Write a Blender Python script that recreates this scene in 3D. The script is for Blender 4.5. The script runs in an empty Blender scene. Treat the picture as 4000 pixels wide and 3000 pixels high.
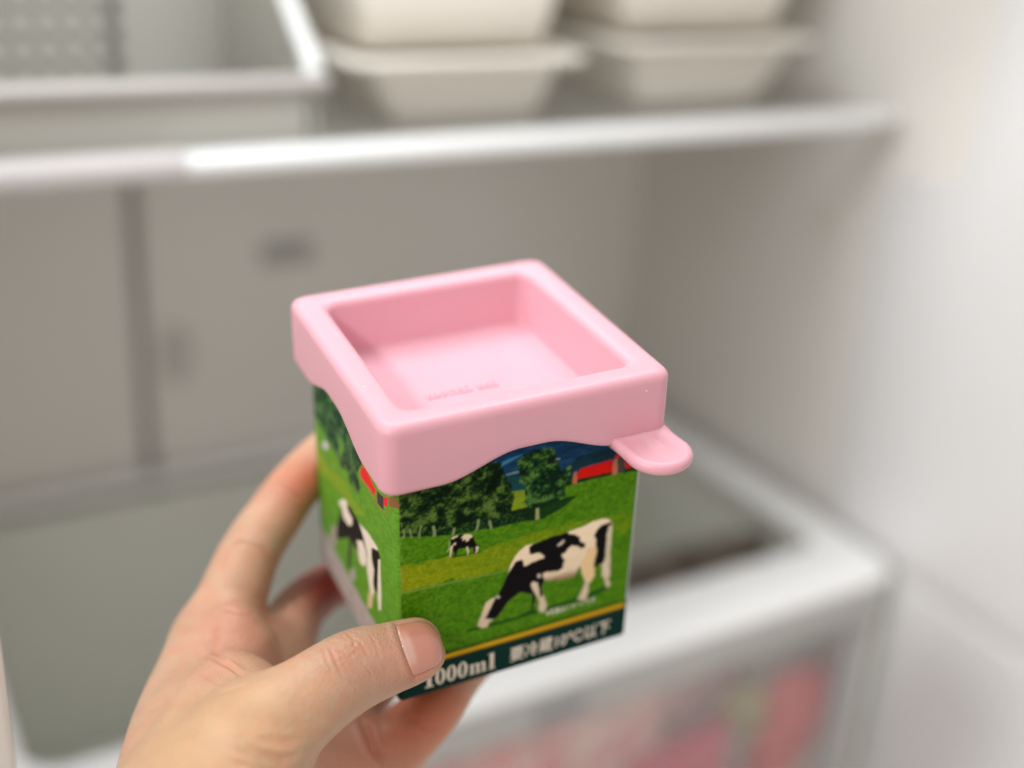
import bpy, bmesh, math, random
import numpy as np
from mathutils import Matrix, Vector

# ------------------------------------------------------------------ camera, world, light, exposure
S = bpy.context.scene
COL = S.collection
CAM_R = [[0.86276, -0.50291, 0.05235], [-0.15508, -0.36174, -0.91929], [0.48125, 0.78501, -0.39008]]
CAM_Z = 1.30
CART_M = [[0.99395, 0.08192, -0.07314], [-0.08784, 0.99277, -0.08184], [0.0659, 0.08777, 0.99396]]      # carton axes (columns) in the room
CART_O = [149.73, 266.45, -114.89]      # lid centre from the camera, mm
cam_d = bpy.data.cameras.new("camera")
cam = bpy.data.objects.new("camera", cam_d); COL.objects.link(cam); S.camera = cam
Rw = np.array(CAM_R)                       # rows: right, down, forward in world axes
m = Matrix(((Rw[0][0], -Rw[1][0], -Rw[2][0], 0), (Rw[0][1], -Rw[1][1], -Rw[2][1], 0),
            (Rw[0][2], -Rw[1][2], -Rw[2][2], CAM_Z), (0, 0, 0, 1)))
cam.matrix_world = m
cam_d.sensor_fit = 'HORIZONTAL'; cam_d.sensor_width = 36.0
cam_d.lens = 4750.0 / 4000.0 * 36.0
cam_d.clip_start = 0.01; cam_d.clip_end = 50
cam_d.dof.use_dof = True
cam_d.dof.focus_distance = 0.305
cam_d.dof.aperture_fstop = 3.3
cam_d.dof.aperture_blades = 0

W = bpy.data.worlds.new("World"); S.world = W; W.use_nodes = True
bg = W.node_tree.nodes["Background"]
bg.inputs[0].default_value = (1.0, 0.93, 0.865, 1); bg.inputs[1].default_value = 0.66

def area(name, loc, target, size, power, col, sy=None):
    d = bpy.data.lights.new(name, 'AREA'); d.energy = power; d.color = col
    d.shape = 'RECTANGLE' if sy else 'DISK'; d.size = size
    if sy: d.size_y = sy
    o = bpy.data.objects.new(name, d); COL.objects.link(o); o.location = loc
    v = Vector(target) - Vector(loc); o.rotation_euler = v.to_track_quat('-Z', 'Y').to_euler()
    return o
area("room_ceiling_lamp", (-1.60, -0.34, 2.60), (0.15, 0.27, 1.18), 0.34, 34.0, (1.0, 0.965, 0.94))
area("fridge_led_lamp", (0.19, 0.42, 1.505), (0.24, 0.50, 0.9), 0.38, 1.75, (0.93, 0.97, 1.0), 0.20)

S.view_settings.view_transform = 'Standard'; S.view_settings.look = 'None'
S.view_settings.exposure = 0.0; S.view_settings.gamma = 1.0; S.view_settings.use_curve_mapping = False
S.render.engine = 'CYCLES'
S.cycles.use_denoising = True
S.cycles.max_bounces = 10; S.cycles.transmission_bounces = 6; S.cycles.diffuse_bounces = 6

# ------------------------------------------------------------------ helpers
def lin(c):
    return tuple((x / 255 / 12.92) if x <= 10 else (((x / 255) + 0.055) / 1.055) ** 2.4 for x in c)

def mat(name, col, rough=0.5, var=0.04, scale=40.0, bump=0.0, bscale=200.0, sss=0.0, srad=(1, .4, .3), sscale=0.004,
        trans=0.0, coat=0.0, attr=None, spec=0.5, metal=0.0, rvar=0.06):
    M = bpy.data.materials.new(name); M.use_nodes = True
    nt = M.node_tree; P = nt.nodes["Principled BSDF"]
    tc = nt.nodes.new('ShaderNodeTexCoord')
    nz = nt.nodes.new('ShaderNodeTexNoise'); nz.inputs['Scale'].default_value = scale; nz.inputs['Detail'].default_value = 5
    nt.links.new(tc.outputs['Object'], nz.inputs['Vector'])
    mr = nt.nodes.new('ShaderNodeMapRange'); mr.inputs[3].default_value = 1 - var; mr.inputs[4].default_value = 1 + var
    nt.links.new(nz.outputs['Fac'], mr.inputs[0])
    mx = nt.nodes.new('ShaderNodeVectorMath'); mx.operation = 'SCALE'
    if attr:
        a = nt.nodes.new('ShaderNodeAttribute'); a.attribute_name = attr
        nt.links.new(a.outputs['Color'], mx.inputs[0])
    else:
        mx.inputs[0].default_value = col[:3]
    nt.links.new(mr.outputs[0], mx.inputs['Scale'])
    nt.links.new(mx.outputs[0], P.inputs['Base Color'])
    rr = nt.nodes.new('ShaderNodeMapRange'); rr.inputs[3].default_value = rough - rvar; rr.inputs[4].default_value = rough + rvar
    nt.links.new(nz.outputs['Fac'], rr.inputs[0]); nt.links.new(rr.outputs[0], P.inputs['Roughness'])
    if bump:
        n2 = nt.nodes.new('ShaderNodeTexNoise'); n2.inputs['Scale'].default_value = bscale; n2.inputs['Detail'].default_value = 4
        nt.links.new(tc.outputs['Object'], n2.inputs['Vector'])
        b = nt.nodes.new('ShaderNodeBump'); b.inputs['Strength'].default_value = bump; b.inputs['Distance'].default_value = 0.001
        nt.links.new(n2.outputs['Fac'], b.inputs['Height']); nt.links.new(b.outputs[0], P.inputs['Normal'])
    P.inputs['Subsurface Weight'].default_value = sss
    P.inputs['Subsurface Radius'].default_value = srad; P.inputs['Subsurface Scale'].default_value = sscale
    P.inputs['Transmission Weight'].default_value = trans
    P.inputs['Coat Weight'].default_value = coat; P.inputs['Coat Roughness'].default_value = 0.1
    P.inputs['Specular IOR Level'].default_value = spec; P.inputs['Metallic'].default_value = metal
    return M

def link(name, me, material=None, parent=None, smooth=True):
    o = bpy.data.objects.new(name, me); COL.objects.link(o)
    if material: me.materials.append(material)
    if parent: o.parent = parent
    if smooth and len(me.polygons):
        me.polygons.foreach_set('use_smooth', [True] * len(me.polygons))
    return o
def from_bm(name, bm, material, parent=None, smooth=True, angle=None):
    me = bpy.data.meshes.new(name); bmesh.ops.recalc_face_normals(bm, faces=bm.faces); bm.to_mesh(me); bm.free()
    o = link(name, me, material, parent, smooth)
    if angle:
        me.set_sharp_from_angle(angle=math.radians(angle))
    return o
def empty(name, loc=(0, 0, 0), mw=None):
    o = bpy.data.objects.new(name, None); COL.objects.link(o); o.empty_display_size = 0.02
    if mw is not None: o.matrix_world = mw
    else: o.location = loc
    return o
def tag(o, label=None, cat=None, group=None, kind=None):
    if label: o['label'] = label
    if cat: o['category'] = cat
    if group: o['group'] = group
    if kind: o['kind'] = kind
    return o

def rrect(hx, hy, r, z, cx=0.0, cy=0.0, nc=6, ns=1, zf=None):
    """rounded rectangle loop, counter-clockwise, nc steps per corner, ns pieces per side"""
    r = min(r, hx * .999, hy * .999); pts = []
    C = [(hx - r, hy - r, 0), (-hx + r, hy - r, 90), (-hx + r, -hy + r, 180), (hx - r, -hy + r, 270)]
    for i, (x, y, a0) in enumerate(C):
        for k in range(nc + 1):
            a = math.radians(a0 + 90 * k / nc); pts.append((x + r * math.cos(a), y + r * math.sin(a)))
        nx, ny, na = C[(i + 1) % 4]
        a = math.radians(na); e = (nx + r * math.cos(a), ny + r * math.sin(a)); s = pts[-1]
        for k in range(1, ns):
            t = k / ns; pts.append((s[0] + (e[0] - s[0]) * t, s[1] + (e[1] - s[1]) * t))
    return [(cx + x, cy + y, zf(x, y) if zf else z) for x, y in pts]
def loft(bm, loops, cap0=False, cap1=False, closed=False):
    L = [[bm.verts.new(p) for p in l] for l in loops]; n = len(L[0])
    pairs = list(zip(L, L[1:])) + ([(L[-1], L[0])] if closed else [])
    for a, b in pairs:
        for i in range(n):
            j = (i + 1) % n; bm.faces.new((a[i], a[j], b[j], b[i]))
    if cap0: bm.faces.new(L[0])
    if cap1: bm.faces.new(L[-1])
    return L
def box(bm, x0, x1, y0, y1, z0, z1, bev=0.002, seg=3):
    vs = [bm.verts.new((x, y, z)) for x in (x0, x1) for y in (y0, y1) for z in (z0, z1)]
    fs = [(0, 1, 3, 2), (4, 6, 7, 5), (0, 4, 5, 1), (2, 3, 7, 6), (0, 2, 6, 4), (1, 5, 7, 3)]
    F = [bm.faces.new([vs[i] for i in f]) for f in fs]
    if bev:
        E = list({e for f in F for e in f.edges})
        bmesh.ops.bevel(bm, geom=E, offset=bev, segments=seg, profile=0.5, affect='EDGES')
def prism(bm, poly, z0, z1):
    a = [bm.verts.new((x, y, z0)) for x, y in poly]; b = [bm.verts.new((x, y, z1)) for x, y in poly]; n = len(poly)
    bm.faces.new(a[::-1]); bm.faces.new(b)
    for i in range(n): bm.faces.new((a[i], a[(i + 1) % n], b[(i + 1) % n], b[i]))

# ---- value noise for the printed picture
def vnoise(x, y, seed):
    xi = np.floor(x).astype(np.int64); yi = np.floor(y).astype(np.int64); xf = x - xi; yf = y - yi
    def hsh(a, b):
        h = (a * 374761393 + b * 668265263 + seed * 982451653) & 0xFFFFFFFF
        h = ((h ^ (h >> 13)) * 1274126177) & 0xFFFFFFFF
        return ((h ^ (h >> 16)) & 0xFFFF) / 65535.0
    u = xf * xf * (3 - 2 * xf); v = yf * yf * (3 - 2 * yf)
    return (hsh(xi, yi) * (1 - u) + hsh(xi + 1, yi) * u) * (1 - v) + (hsh(xi, yi + 1) * (1 - u) + hsh(xi + 1, yi + 1) * u) * v
def fbm(x, y, seed, o=3):
    s = 0; a = 1; t = 0
    for k in range(o):
        s = s + a * vnoise(x * 2 ** k, y * 2 ** k, seed + k); t += a; a *= .55
    return s / t
def inpoly(u, v, poly):
    P = np.array(poly); ins = np.zeros(u.shape, bool)
    mk = (u >= P[:, 0].min()) & (u <= P[:, 0].max()) & (v >= P[:, 1].min()) & (v <= P[:, 1].max())
    if not mk.any(): return ins
    x = u[mk]; y = v[mk]; c = np.zeros(x.shape, bool)
    for (x0, y0), (x1, y1) in zip(P, np.roll(P, -1, 0)):
        if y0 == y1: continue
        k = ((y0 > y) != (y1 > y)) & (x < (x1 - x0) * (y - y0) / (y1 - y0) + x0); c ^= k
    ins[mk] = c
    return ins

# ------------------------------------------------------------------ the refrigerator
def fridge():
    root = empty('refrigerator', (0.325, 0.6, 0.5)); root_l = Vector((0.325, 0.6, 0.5))
    tag(root, 'white refrigerator interior with grey back wall, glass shelf and open drawer bay', 'refrigerator')
    white = mat('liner plastic', (0.84, 0.825, 0.785), 0.42, 0.02, 6.0, 0.06, 500, coat=0.0)
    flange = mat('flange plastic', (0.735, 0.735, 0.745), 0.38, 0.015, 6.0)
    dark = mat('groove grey', (0.50, 0.49, 0.47), 0.6)
    def part(name, bm, m, parent=root, smooth=True):
        bmesh.ops.translate(bm, verts=bm.verts, vec=-root_l)
        return from_bm(name, bm, m, parent, smooth, 40)
    X0, X1, Y1, Z0, Z1 = 0.028, 0.62, 0.825, 0.55, 1.52
    b = bmesh.new(); box(b, X0 - .03, X1 + .04, Y1 + .012, Y1 + .03, Z0, Z1, 0); part('back_wall', b, dark)
    # the back lining: two panels with a dark joint between them
    b = bmesh.new(); box(b, X0 - .02, 0.1905, Y1 + .001, Y1 + .0115, Z0 + .005, Z1 - .005, .003); part('back_panel', b, white)
    b = bmesh.new(); box(b, 0.1985, X1 + .02, Y1, Y1 + .0115, Z0 + .005, Z1 - .005, .003); bp = part('back_panel', b, white)
    # raised grey oval beside the joint
    b = bmesh.new()
    loft(b, [[(0.2185 + rx * math.cos(a), Y1 + y, 0.962 + rz * math.sin(a)) for a in [2 * math.pi * k / 28 for k in range(28)]]
             for rx, rz, y in ((.0125, .0235, -.0002), (.0115, .0225, -.003), (.0085, .0185, -.0035))], cap1=True)
    part('round_cover', b, mat('cover grey', (0.62, 0.60, 0.57), .5))
    # small air vent: frame and three slats over a dark opening
    b = bmesh.new(); box(b, .285, .3245, Y1 - .0008, Y1 - .0002, 1.0205, 1.039, 0); v = part('air_vent', b, dark)
    for k in range(3):
        b = bmesh.new(); z = 1.0230 + k * .0058; box(b, .287, .3225, Y1 - .0032, Y1 - .001, z, z + .0026, .0006, 2)
        part('slat', b, mat('vent slat', (0.60, 0.59, 0.57), .5), v)
    b = bmesh.new(); box(b, X1 + .005, X1 + .04, .30, Y1 + .02, Z0, Z1, .002); part('side_wall', b, mat('side liner plastic', (0.80, 0.775, 0.74), 0.42, 0.02, 6.0, 0.06, 500))  # back liner's plastic, darkened in colour to offset the light on this wall
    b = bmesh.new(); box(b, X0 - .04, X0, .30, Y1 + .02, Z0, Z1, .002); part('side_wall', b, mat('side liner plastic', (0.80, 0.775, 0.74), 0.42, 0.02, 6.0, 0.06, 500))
    b = bmesh.new(); box(b, X0 - .04, X1 + .04, .30, Y1 + .03, Z1, Z1 + .03, .002); part('ceiling_panel', b, white)
    b = bmesh.new(); box(b, X0 - .04, X1 + .04, .30, Y1 + .03, Z0 - .03, Z0, .002); part('floor_panel', b, white)
    # front flange of the right wall: raised panels with a seam at drawer height
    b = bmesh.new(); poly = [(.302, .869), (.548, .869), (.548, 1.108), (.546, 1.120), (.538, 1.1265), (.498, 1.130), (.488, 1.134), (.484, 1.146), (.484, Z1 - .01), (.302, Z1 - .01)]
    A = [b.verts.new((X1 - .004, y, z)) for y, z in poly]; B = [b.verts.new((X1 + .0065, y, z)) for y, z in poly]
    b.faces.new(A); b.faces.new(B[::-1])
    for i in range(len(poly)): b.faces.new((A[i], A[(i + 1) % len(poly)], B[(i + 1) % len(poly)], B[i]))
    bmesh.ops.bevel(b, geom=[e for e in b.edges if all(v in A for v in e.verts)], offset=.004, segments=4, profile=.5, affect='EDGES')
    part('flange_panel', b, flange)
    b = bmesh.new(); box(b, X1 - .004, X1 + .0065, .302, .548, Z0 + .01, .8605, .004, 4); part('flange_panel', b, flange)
    b = bmesh.new(); box(b, X1 + .001, X1 + .0066, .588, .618, 1.079, 1.090, .003, 3); part('shelf_peg', b, mat('peg', (0.80, 0.74, 0.70), .35))  # small raised pale plate on the right wall
    # glass shelf with a white front trim
    glass = mat('shelf glass', (0.44, 0.44, 0.43), 0.16, 0.02, 8, spec=0.5)
    nt = glass.node_tree; tr = nt.nodes.new('ShaderNodeBsdfTransparent'); tr.inputs[0].default_value = (.95, .955, .95, 1); mx = nt.nodes.new('ShaderNodeMixShader'); mx.inputs[0].default_value = .26
    nt.links.new(tr.outputs[0], mx.inputs[1]); nt.links.new(nt.nodes['Principled BSDF'].outputs[0], mx.inputs[2]); nt.links.new(mx.outputs[0], nt.nodes['Material Output'].inputs['Surface'])
    b = bmesh.new(); box(b, X0 + .002, X1 - .002, .565, Y1 - .002, 1.1625, 1.1675, .001); sh = part('glass_shelf', b, glass)
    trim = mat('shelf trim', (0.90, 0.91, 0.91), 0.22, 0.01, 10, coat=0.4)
    b = bmesh.new(); box(b, X0 + .002, X1 - .002, .549, .5665, 1.1595, 1.1710, .0052, 5); part('front_trim', b, trim, sh)
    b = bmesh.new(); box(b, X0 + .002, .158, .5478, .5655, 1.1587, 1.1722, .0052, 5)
    part('trim_sleeve', b, mat('trim sleeve', (0.60, 0.57, 0.565), 0.45, .02), sh)  # duller piece laid over the left end of the trim
    return root
fridge()

# ------------------------------------------------------------------ bins on the shelf
SH = 1.1676
beige = mat('beige bin plastic', (0.82, 0.775, 0.70), 0.45, 0.025, 25, 0.05, 400)
def tapered_bin(x0, x1, xb0, xb1, y0, y1, yb0, z0, z1, label, lip=.010, stretch=0.0):
    cx, cy = (x0 + x1) / 2, (y0 + y1) / 2
    root = empty('storage_bin', (cx, cy, z0))
    tag(root, label, 'storage bin', 'nested beige bins on the shelf')
    hx, hy = (x1 - x0) / 2, (y1 - y0) / 2; bx, by = (xb1 - xb0) / 2, hy - (yb0 - y0); h = z1 - z0
    bcx = (xb0 + xb1) / 2 - cx; bm = bmesh.new()
    L = []
    for t, inset in ((0.0, .004), (0.03, .001), (.25, 0), (.5, 0), (.75, 0), (1.0, 0)):
        L.append(rrect(bx + (hx - bx) * t - inset, by + (hy - by) * t - inset, .006, h * t, bcx * (1 - t), 0, 6, 3))
    L.append(rrect(hx - .0016, hy - .0016, .005, h, 0, 0, 6, 3))
    for t in (.7, .4, .06):
        L.append(rrect(bx + (hx - bx) * t - .002, by + (hy - by) * t - .002, .004, h * t + .002, bcx * (1 - t), 0, 6, 3))
    loft(bm, L, cap0=True, cap1=True)
    from_bm('bin_body', bm, beige, root, True, 50)
    if lip:
        bm = bmesh.new()
        P = [(0, -.0028), (lip, -.0028), (lip + .0012, -.0015), (lip + .0012, .0004), (lip, .0014), (0, .0014)]
        loft(bm, [rrect(hx + d + .0004, hy + d + .0004, .006 + d, h + z, 0, 0, 6, 3) for d, z in P], closed=True)
        from_bm('bin_rim', bm, beige, root, True, 50)
    return root
tapered_bin(.262, .386, .286, .375, .590, .775, .603, SH, 1.2045, 'beige bin with wide rim, lower of the nested pair beside the perforated basket', .0115)
tapered_bin(.436, .570, .456, .550, .600, .775, .612, SH, 1.2085, 'beige bin with wide rim, lower of the nested pair by the right wall', .0105)
tapered_bin(.245, .404, .268, .380, .588, .772, .604, 1.2065, 1.330, 'upper beige bin nested over the bin beside the perforated basket', .010)
tapered_bin(.418, .596, .444, .562, .600, .772, .616, 1.2105, 1.330, 'upper beige bin nested over the bin by the right wall', .010)

def basket():
    root = empty('perforated_basket', (0.13, 0.64, SH))
    tag(root, 'white basket with low front lip, sloping side and perforated back, left end of the shelf', 'basket')
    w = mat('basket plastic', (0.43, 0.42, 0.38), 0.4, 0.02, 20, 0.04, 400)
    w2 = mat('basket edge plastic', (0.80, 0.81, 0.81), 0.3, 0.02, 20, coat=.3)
    org = Vector((0.13, 0.64, SH))
    def part(n, bm, m, par=root):
        bmesh.ops.translate(bm, verts=bm.verts, vec=-org); return from_bm(n, bm, m, par, True, 40)
    x0, x1, y0, y1 = .034, .230, .566, .735
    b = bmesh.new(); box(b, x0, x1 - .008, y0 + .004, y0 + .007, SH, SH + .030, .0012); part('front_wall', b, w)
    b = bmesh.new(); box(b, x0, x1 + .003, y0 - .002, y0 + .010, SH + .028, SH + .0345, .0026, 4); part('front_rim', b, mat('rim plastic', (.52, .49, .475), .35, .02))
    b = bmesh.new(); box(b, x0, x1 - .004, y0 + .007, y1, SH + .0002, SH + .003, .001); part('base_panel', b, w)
    prof = [(y0 + .004, SH), (y0 + .004, SH + .034), (y0 + .014, SH + .045), (y0 + .050, SH + .074), (y0 + .105, SH + .135), (y1, SH + .14), (y1, SH)]
    for xs, nm in ((x1 - .0045, 'side_wall'), (x0, 'side_wall')):
        b = bmesh.new()
        a = [b.verts.new((xs, y, z)) for y, z in prof]; c = [b.verts.new((xs + .0025, y, z)) for y, z in prof]; n = len(prof)
        b.faces.new(a); b.faces.new(c[::-1])
        for i in range(n): b.faces.new((a[i], a[(i + 1) % n], c[(i + 1) % n], c[i]))
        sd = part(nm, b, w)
        # thick bright edge along the slope
        b = bmesh.new(); ed = prof[1:5]; L = []
        for i, (y, z) in enumerate(ed):
            L.append([(xs + .00125 + .0045 * math.cos(q), y + .0030 * math.sin(q) * -.6, z + .0030 * math.sin(q)) for q in [2 * math.pi * k / 10 for k in range(10)]])
        loft(b, L, True, True); part('sloping_edge', b, w2, sd)
        # vertical ribs inside
        if xs > .1:
            for yy in (.62, .642, .66, .685, .71):
                b = bmesh.new(); box(b, xs - .0028, xs + .0002, yy, yy + .006, SH + .003, SH + .0205 + min(.10, (yy - y0) * 1.1), .0008, 2); part('rib', b, w, sd)
    # perforated back: real holes
    b = bmesh.new(); xs = [x0]; xx = .0555
    cols = []
    while xx < .165:
        big = xx > .155
        hw = .0028
        cols.append((xx - hw, xx + hw)); xx += .0131
    zs = []; zz = SH + .0085
    while zz < SH + .135:
        zs.append((zz - .0028, zz + .0028)); zz += .0142
    X = sorted({x0, x1 - .005} | {v for c in cols for v in c}); Z = sorted({SH + .003, SH + .14} | {v for c in zs for v in c})
    yb = .700
    def hole(xa, za): return any(abs(xa - c[0]) < 1e-6 for c in cols) and any(abs(za - c[0]) < 1e-6 for c in zs)
    V = {}
    def vv(x, z):
        if (x, z) not in V: V[(x, z)] = b.verts.new((x, yb, z))
        return V[(x, z)]
    for xa, xb in zip(X, X[1:]):
        for za, zb in zip(Z, Z[1:]):
            if not hole(xa, za): b.faces.new((vv(xa, za), vv(xb, za), vv(xb, zb), vv(xa, zb)))
    r = bmesh.ops.extrude_face_region(b, geom=list(b.faces))
    bmesh.ops.translate(b, verts=[g for g in r['geom'] if isinstance(g, bmesh.types.BMVert)], vec=(0, .003, 0))
    bp = part('perforated_back', b, w)
    b = bmesh.new(); box(b, x0 + .004, .170, yb + .0085, yb + .0095, SH + .004, SH + .139, 0); part('backing_sheet', b, mat('backing grey', (.05, .048, .045), .7), bp)  # added near-black sheet: the shade behind the holes as colour
    b = bmesh.new(); box(b, .1572, .1640, yb - .0012, yb - .0002, SH + .004, SH + .139, .0003, 1); 
    sl = part('slot_strip', b, w, bp)
    for k, (za, zb) in enumerate(zs):
        b = bmesh.new(); box(b, .1570, .1645, yb - .0022, yb - .0013, za - .0018, zb + .0018, .0004, 1)  # dark plates painted as the shade inside larger holes
        part('slot', b, mat('slot dark', (.05, .048, .045), .6) if k == 0 else bpy.data.materials['slot dark'], bp)
    return root
basket()

# ------------------------------------------------------------------ the drawer, pulled a little forward
def drawer():
    x0, x1, y0, y1, zt, zb = .040, .609, .470, .820, .877, .655
    root = empty('crisper_drawer', ((x0 + x1) / 2, (y0 + y1) / 2, zb)); org = Vector(root.location)
    tag(root, 'open clear refrigerator drawer with thick white rim holding pink food packs', 'drawer')
    rim = mat('drawer rim plastic', (0.92, 0.93, 0.94), 0.28, .015, 10, coat=.35)
    grey = mat('drawer smoky plastic', (0.76, 0.775, 0.715), 0.35, .04, 6)
    clear = mat('drawer clear plastic', (0.80, 0.80, 0.81), 0.16, .02, 10, spec=.45, rvar=.03)
    nt = clear.node_tree; tr = nt.nodes.new('ShaderNodeBsdfTransparent'); mx = nt.nodes.new('ShaderNodeMixShader'); mx.inputs[0].default_value = .15
    nt.links.new(tr.outputs[0], mx.inputs[1]); nt.links.new(nt.nodes['Principled BSDF'].outputs[0], mx.inputs[2]); nt.links.new(mx.outputs[0], nt.nodes['Material Output'].inputs['Surface'])
    def part(n, bm, m, par=root):
        bmesh.ops.translate(bm, verts=bm.verts, vec=-org); return from_bm(n, bm, m, par, True, 40)
    cx, cy, hx, hy = (x0 + x1) / 2, (y0 + y1) / 2, (x1 - x0) / 2, (y1 - y0) / 2
    # rim ring: outer loop, rounded top, inner loop (front bar wider than the sides)
    def ring(do, z, inner=False, di=0):
        if not inner: return rrect(hx + do, hy + do, .022, z, cx, cy, 8, 2)
        return rrect(hx - .0200 + di, hy - .0335 + di, .020, z, cx - .0065, cy + .0195, 8, 2)
    b = bmesh.new()
    loft(b, [ring(-.002, zt - .0085), ring(0, zt - .0075), ring(0, zt - .004), ring(-.0015, zt - .0015), ring(-.005, zt),
             ring(0, zt, True, .004), ring(0, zt - .0015, True, .001), ring(0, zt - .005, True), ring(0, zt - .0075, True), ring(0, zt - .0085, True, .002)], closed=True)
    part('rim', b, rim)
    b = bmesh.new(); box(b, x0 + .010, x1 - .014, y0 + .0015, y0 + .014, zt - .037, zt - .0082, .004, 4); bar = part('front_rail', b, mat('front rail', (.50, .50, .485), .4, .02))  # greyer than the rim: shade on the front face put into the colour
    b = bmesh.new(); box(b, .318, .352, y0 - .0005, y0 + .003, zt - .030, zt - .020, .0012, 2); part('badge', b, mat('badge grey', (.28, .285, .31), .35), bar)
    b = bmesh.new(); box(b, x0 + .010, x1 - .012, y0 + .006, y0 + .0095, zb + .004, zt - .0385, .0012, 2); part('front_panel', b, clear)
    for xs in (x0 + .008, x1 - .012):
        b = bmesh.new(); box(b, xs, xs + .004, y0 + .0055, y1 - .008, zb + .002, zt - .0165, .001, 2); part('side_panel', b, grey)
    b = bmesh.new(); box(b, x1 - .030, x1 - .0125, y0 + .0105, y0 + .0165, zb + .004, zt - .039, .002, 2); part('corner_post', b, mat('corner post', (.42, .41, .42), .35))  # added strip, coloured as the shade in the gap beside the wall
    b = bmesh.new(); box(b, x0 + .0125, x1 - .0125, y1 - .012, y1 - .008, zb + .002, zt - .0165, .001, 2); part('rear_panel', b, grey)
    b = bmesh.new(); box(b, x0 + .008, x1 - .008, y0 + .010, y1 - .008, zb - .003, zb + .0015, .001, 2); part('base_panel', b, grey)
    return root
drawer()

# food packs in the drawer, seen as soft colour through its clear front
def pack(name, c, size, rot, cols, label, seed, cat='food pack'):
    hx, hy, hz = size; bm = bmesh.new(); nu, nv = 30, 20
    rnd = random.Random(seed); P = {}
    for side in (1, -1):
        for i in range(nu + 1):
            for j in range(nv + 1):
                u, v = i / nu * 2 - 1, j / nv * 2 - 1
                e = max(0, (1 - u ** 4) * (1 - v ** 4)) ** .6
                w = .12 * math.sin(7 * u + seed) * math.cos(5 * v + 2 * seed)
                edge = i in (0, nu) or j in (0, nv)
                key = (i, j, 0 if edge else side)
                if key not in P: P[key] = bm.verts.new((u * hx, side * hy * e * (1 + w) if not edge else .001 * math.sin(30 * (u + v)), v * hz))
    for side in (1, -1):
        for i in range(nu):
            for j in range(nv):
                q = [P.get((a, b_, side)) or P[(a, b_, 0)] for a, b_ in ((i, j), (i + 1, j), (i + 1, j + 1), (i, j + 1))]
                bm.faces.new(q if side > 0 else q[::-1])
    M = bpy.data.materials.new(name); M.use_nodes = True; nt = M.node_tree; Pn = nt.nodes['Principled BSDF']
    tc = nt.nodes.new('ShaderNodeTexCoord'); nz = nt.nodes.new('ShaderNodeTexNoise'); nz.inputs['Scale'].default_value = 16 + seed; nz.inputs['Detail'].default_value = 1
    cr = nt.nodes.new('ShaderNodeValToRGB'); cr.color_ramp.interpolation = 'EASE'
    el = cr.color_ramp.elements; el[0].position = .36; el[0].color = (*lin(cols[0]), 1); el[1].position = .64; el[1].color = (*lin(cols[-1]), 1)
    for k, cc in enumerate(cols[1:-1]):
        e = el.new(.36 + .28 * (k + 1) / (len(cols) - 1)); e.color = (*lin(cc), 1)
    nt.links.new(tc.outputs['Object'], nz.inputs['Vector']); nt.links.new(nz.outputs['Fac'], cr.inputs[0]); nt.links.new(cr.outputs[0], Pn.inputs['Base Color'])
    Pn.inputs['Roughness'].default_value = .35
    o = from_bm('food_pack', bm, M); o.location = c; o.rotation_euler = rot
    tag(o, label, cat, 'food packs in the drawer'); return o
pack('pack pale pink', (.306, .508, .775), (.062, .018, .050), (.06, .06, .04), [(240, 150, 150), (236, 190, 182), (226, 120, 124)], 'pale pink food pack furthest left behind the clear drawer front', 11)
pack('pack blush', (.398, .514, .786), (.046, .018, .042), (.10, -.12, -.05), [(226, 186, 176), (232, 206, 196), (214, 140, 142)], 'beige and blush food pack between the pale pink pack and the crimson pack', 2)
pack('pack crimson', (.456, .500, .732), (.044, .014, .038), (.05, -.1, .02), [(186, 22, 56), (206, 60, 92), (168, 18, 44)], 'crimson food pack low in the middle of the drawer front', 7)
pack('pack red', (.555, .502, .742), (.028, .014, .052), (.04, .18, .05), [(196, 36, 40), (216, 92, 90), (186, 26, 34)], 'red food pack at the right end of the drawer', 3)
pack('pack olive', (.521, .510, .762), (.024, .012, .020), (.08, .7, -.1), [(150, 142, 70), (190, 176, 120), (128, 124, 60)], 'small yellowish olive food pack beside the red pack', 6)
pack('pack lilac', (.478, .528, .790), (.052, .018, .038), (.12, .05, .06), [(186, 150, 152), (206, 176, 174), (150, 112, 118)], 'lilac pink food pack standing above the crimson pack', 14)
pack('pack brown', (.500, .592, .795), (.085, .026, .066), (.35, .05, .1), [(70, 58, 50), (105, 92, 80), (60, 52, 48)], 'dark brown food pack lying behind the red pack', 5)
pack('pack mauve', (.350, .585, .755), (.075, .030, .066), (.4, -.05, -.1), [(120, 95, 92), (90, 70, 66), (150, 120, 118)], 'mauve grey food pack lying behind the pale pink pack', 9)

# ------------------------------------------------------------------ carton and lid share one tilted frame
cm = Matrix([[CART_M[r][0], CART_M[r][1], CART_M[r][2], CART_O[r] * .001] for r in range(3)] + [[0, 0, 0, 1]])
cm[2][3] += CAM_Z
ZB = -89.4

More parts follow.
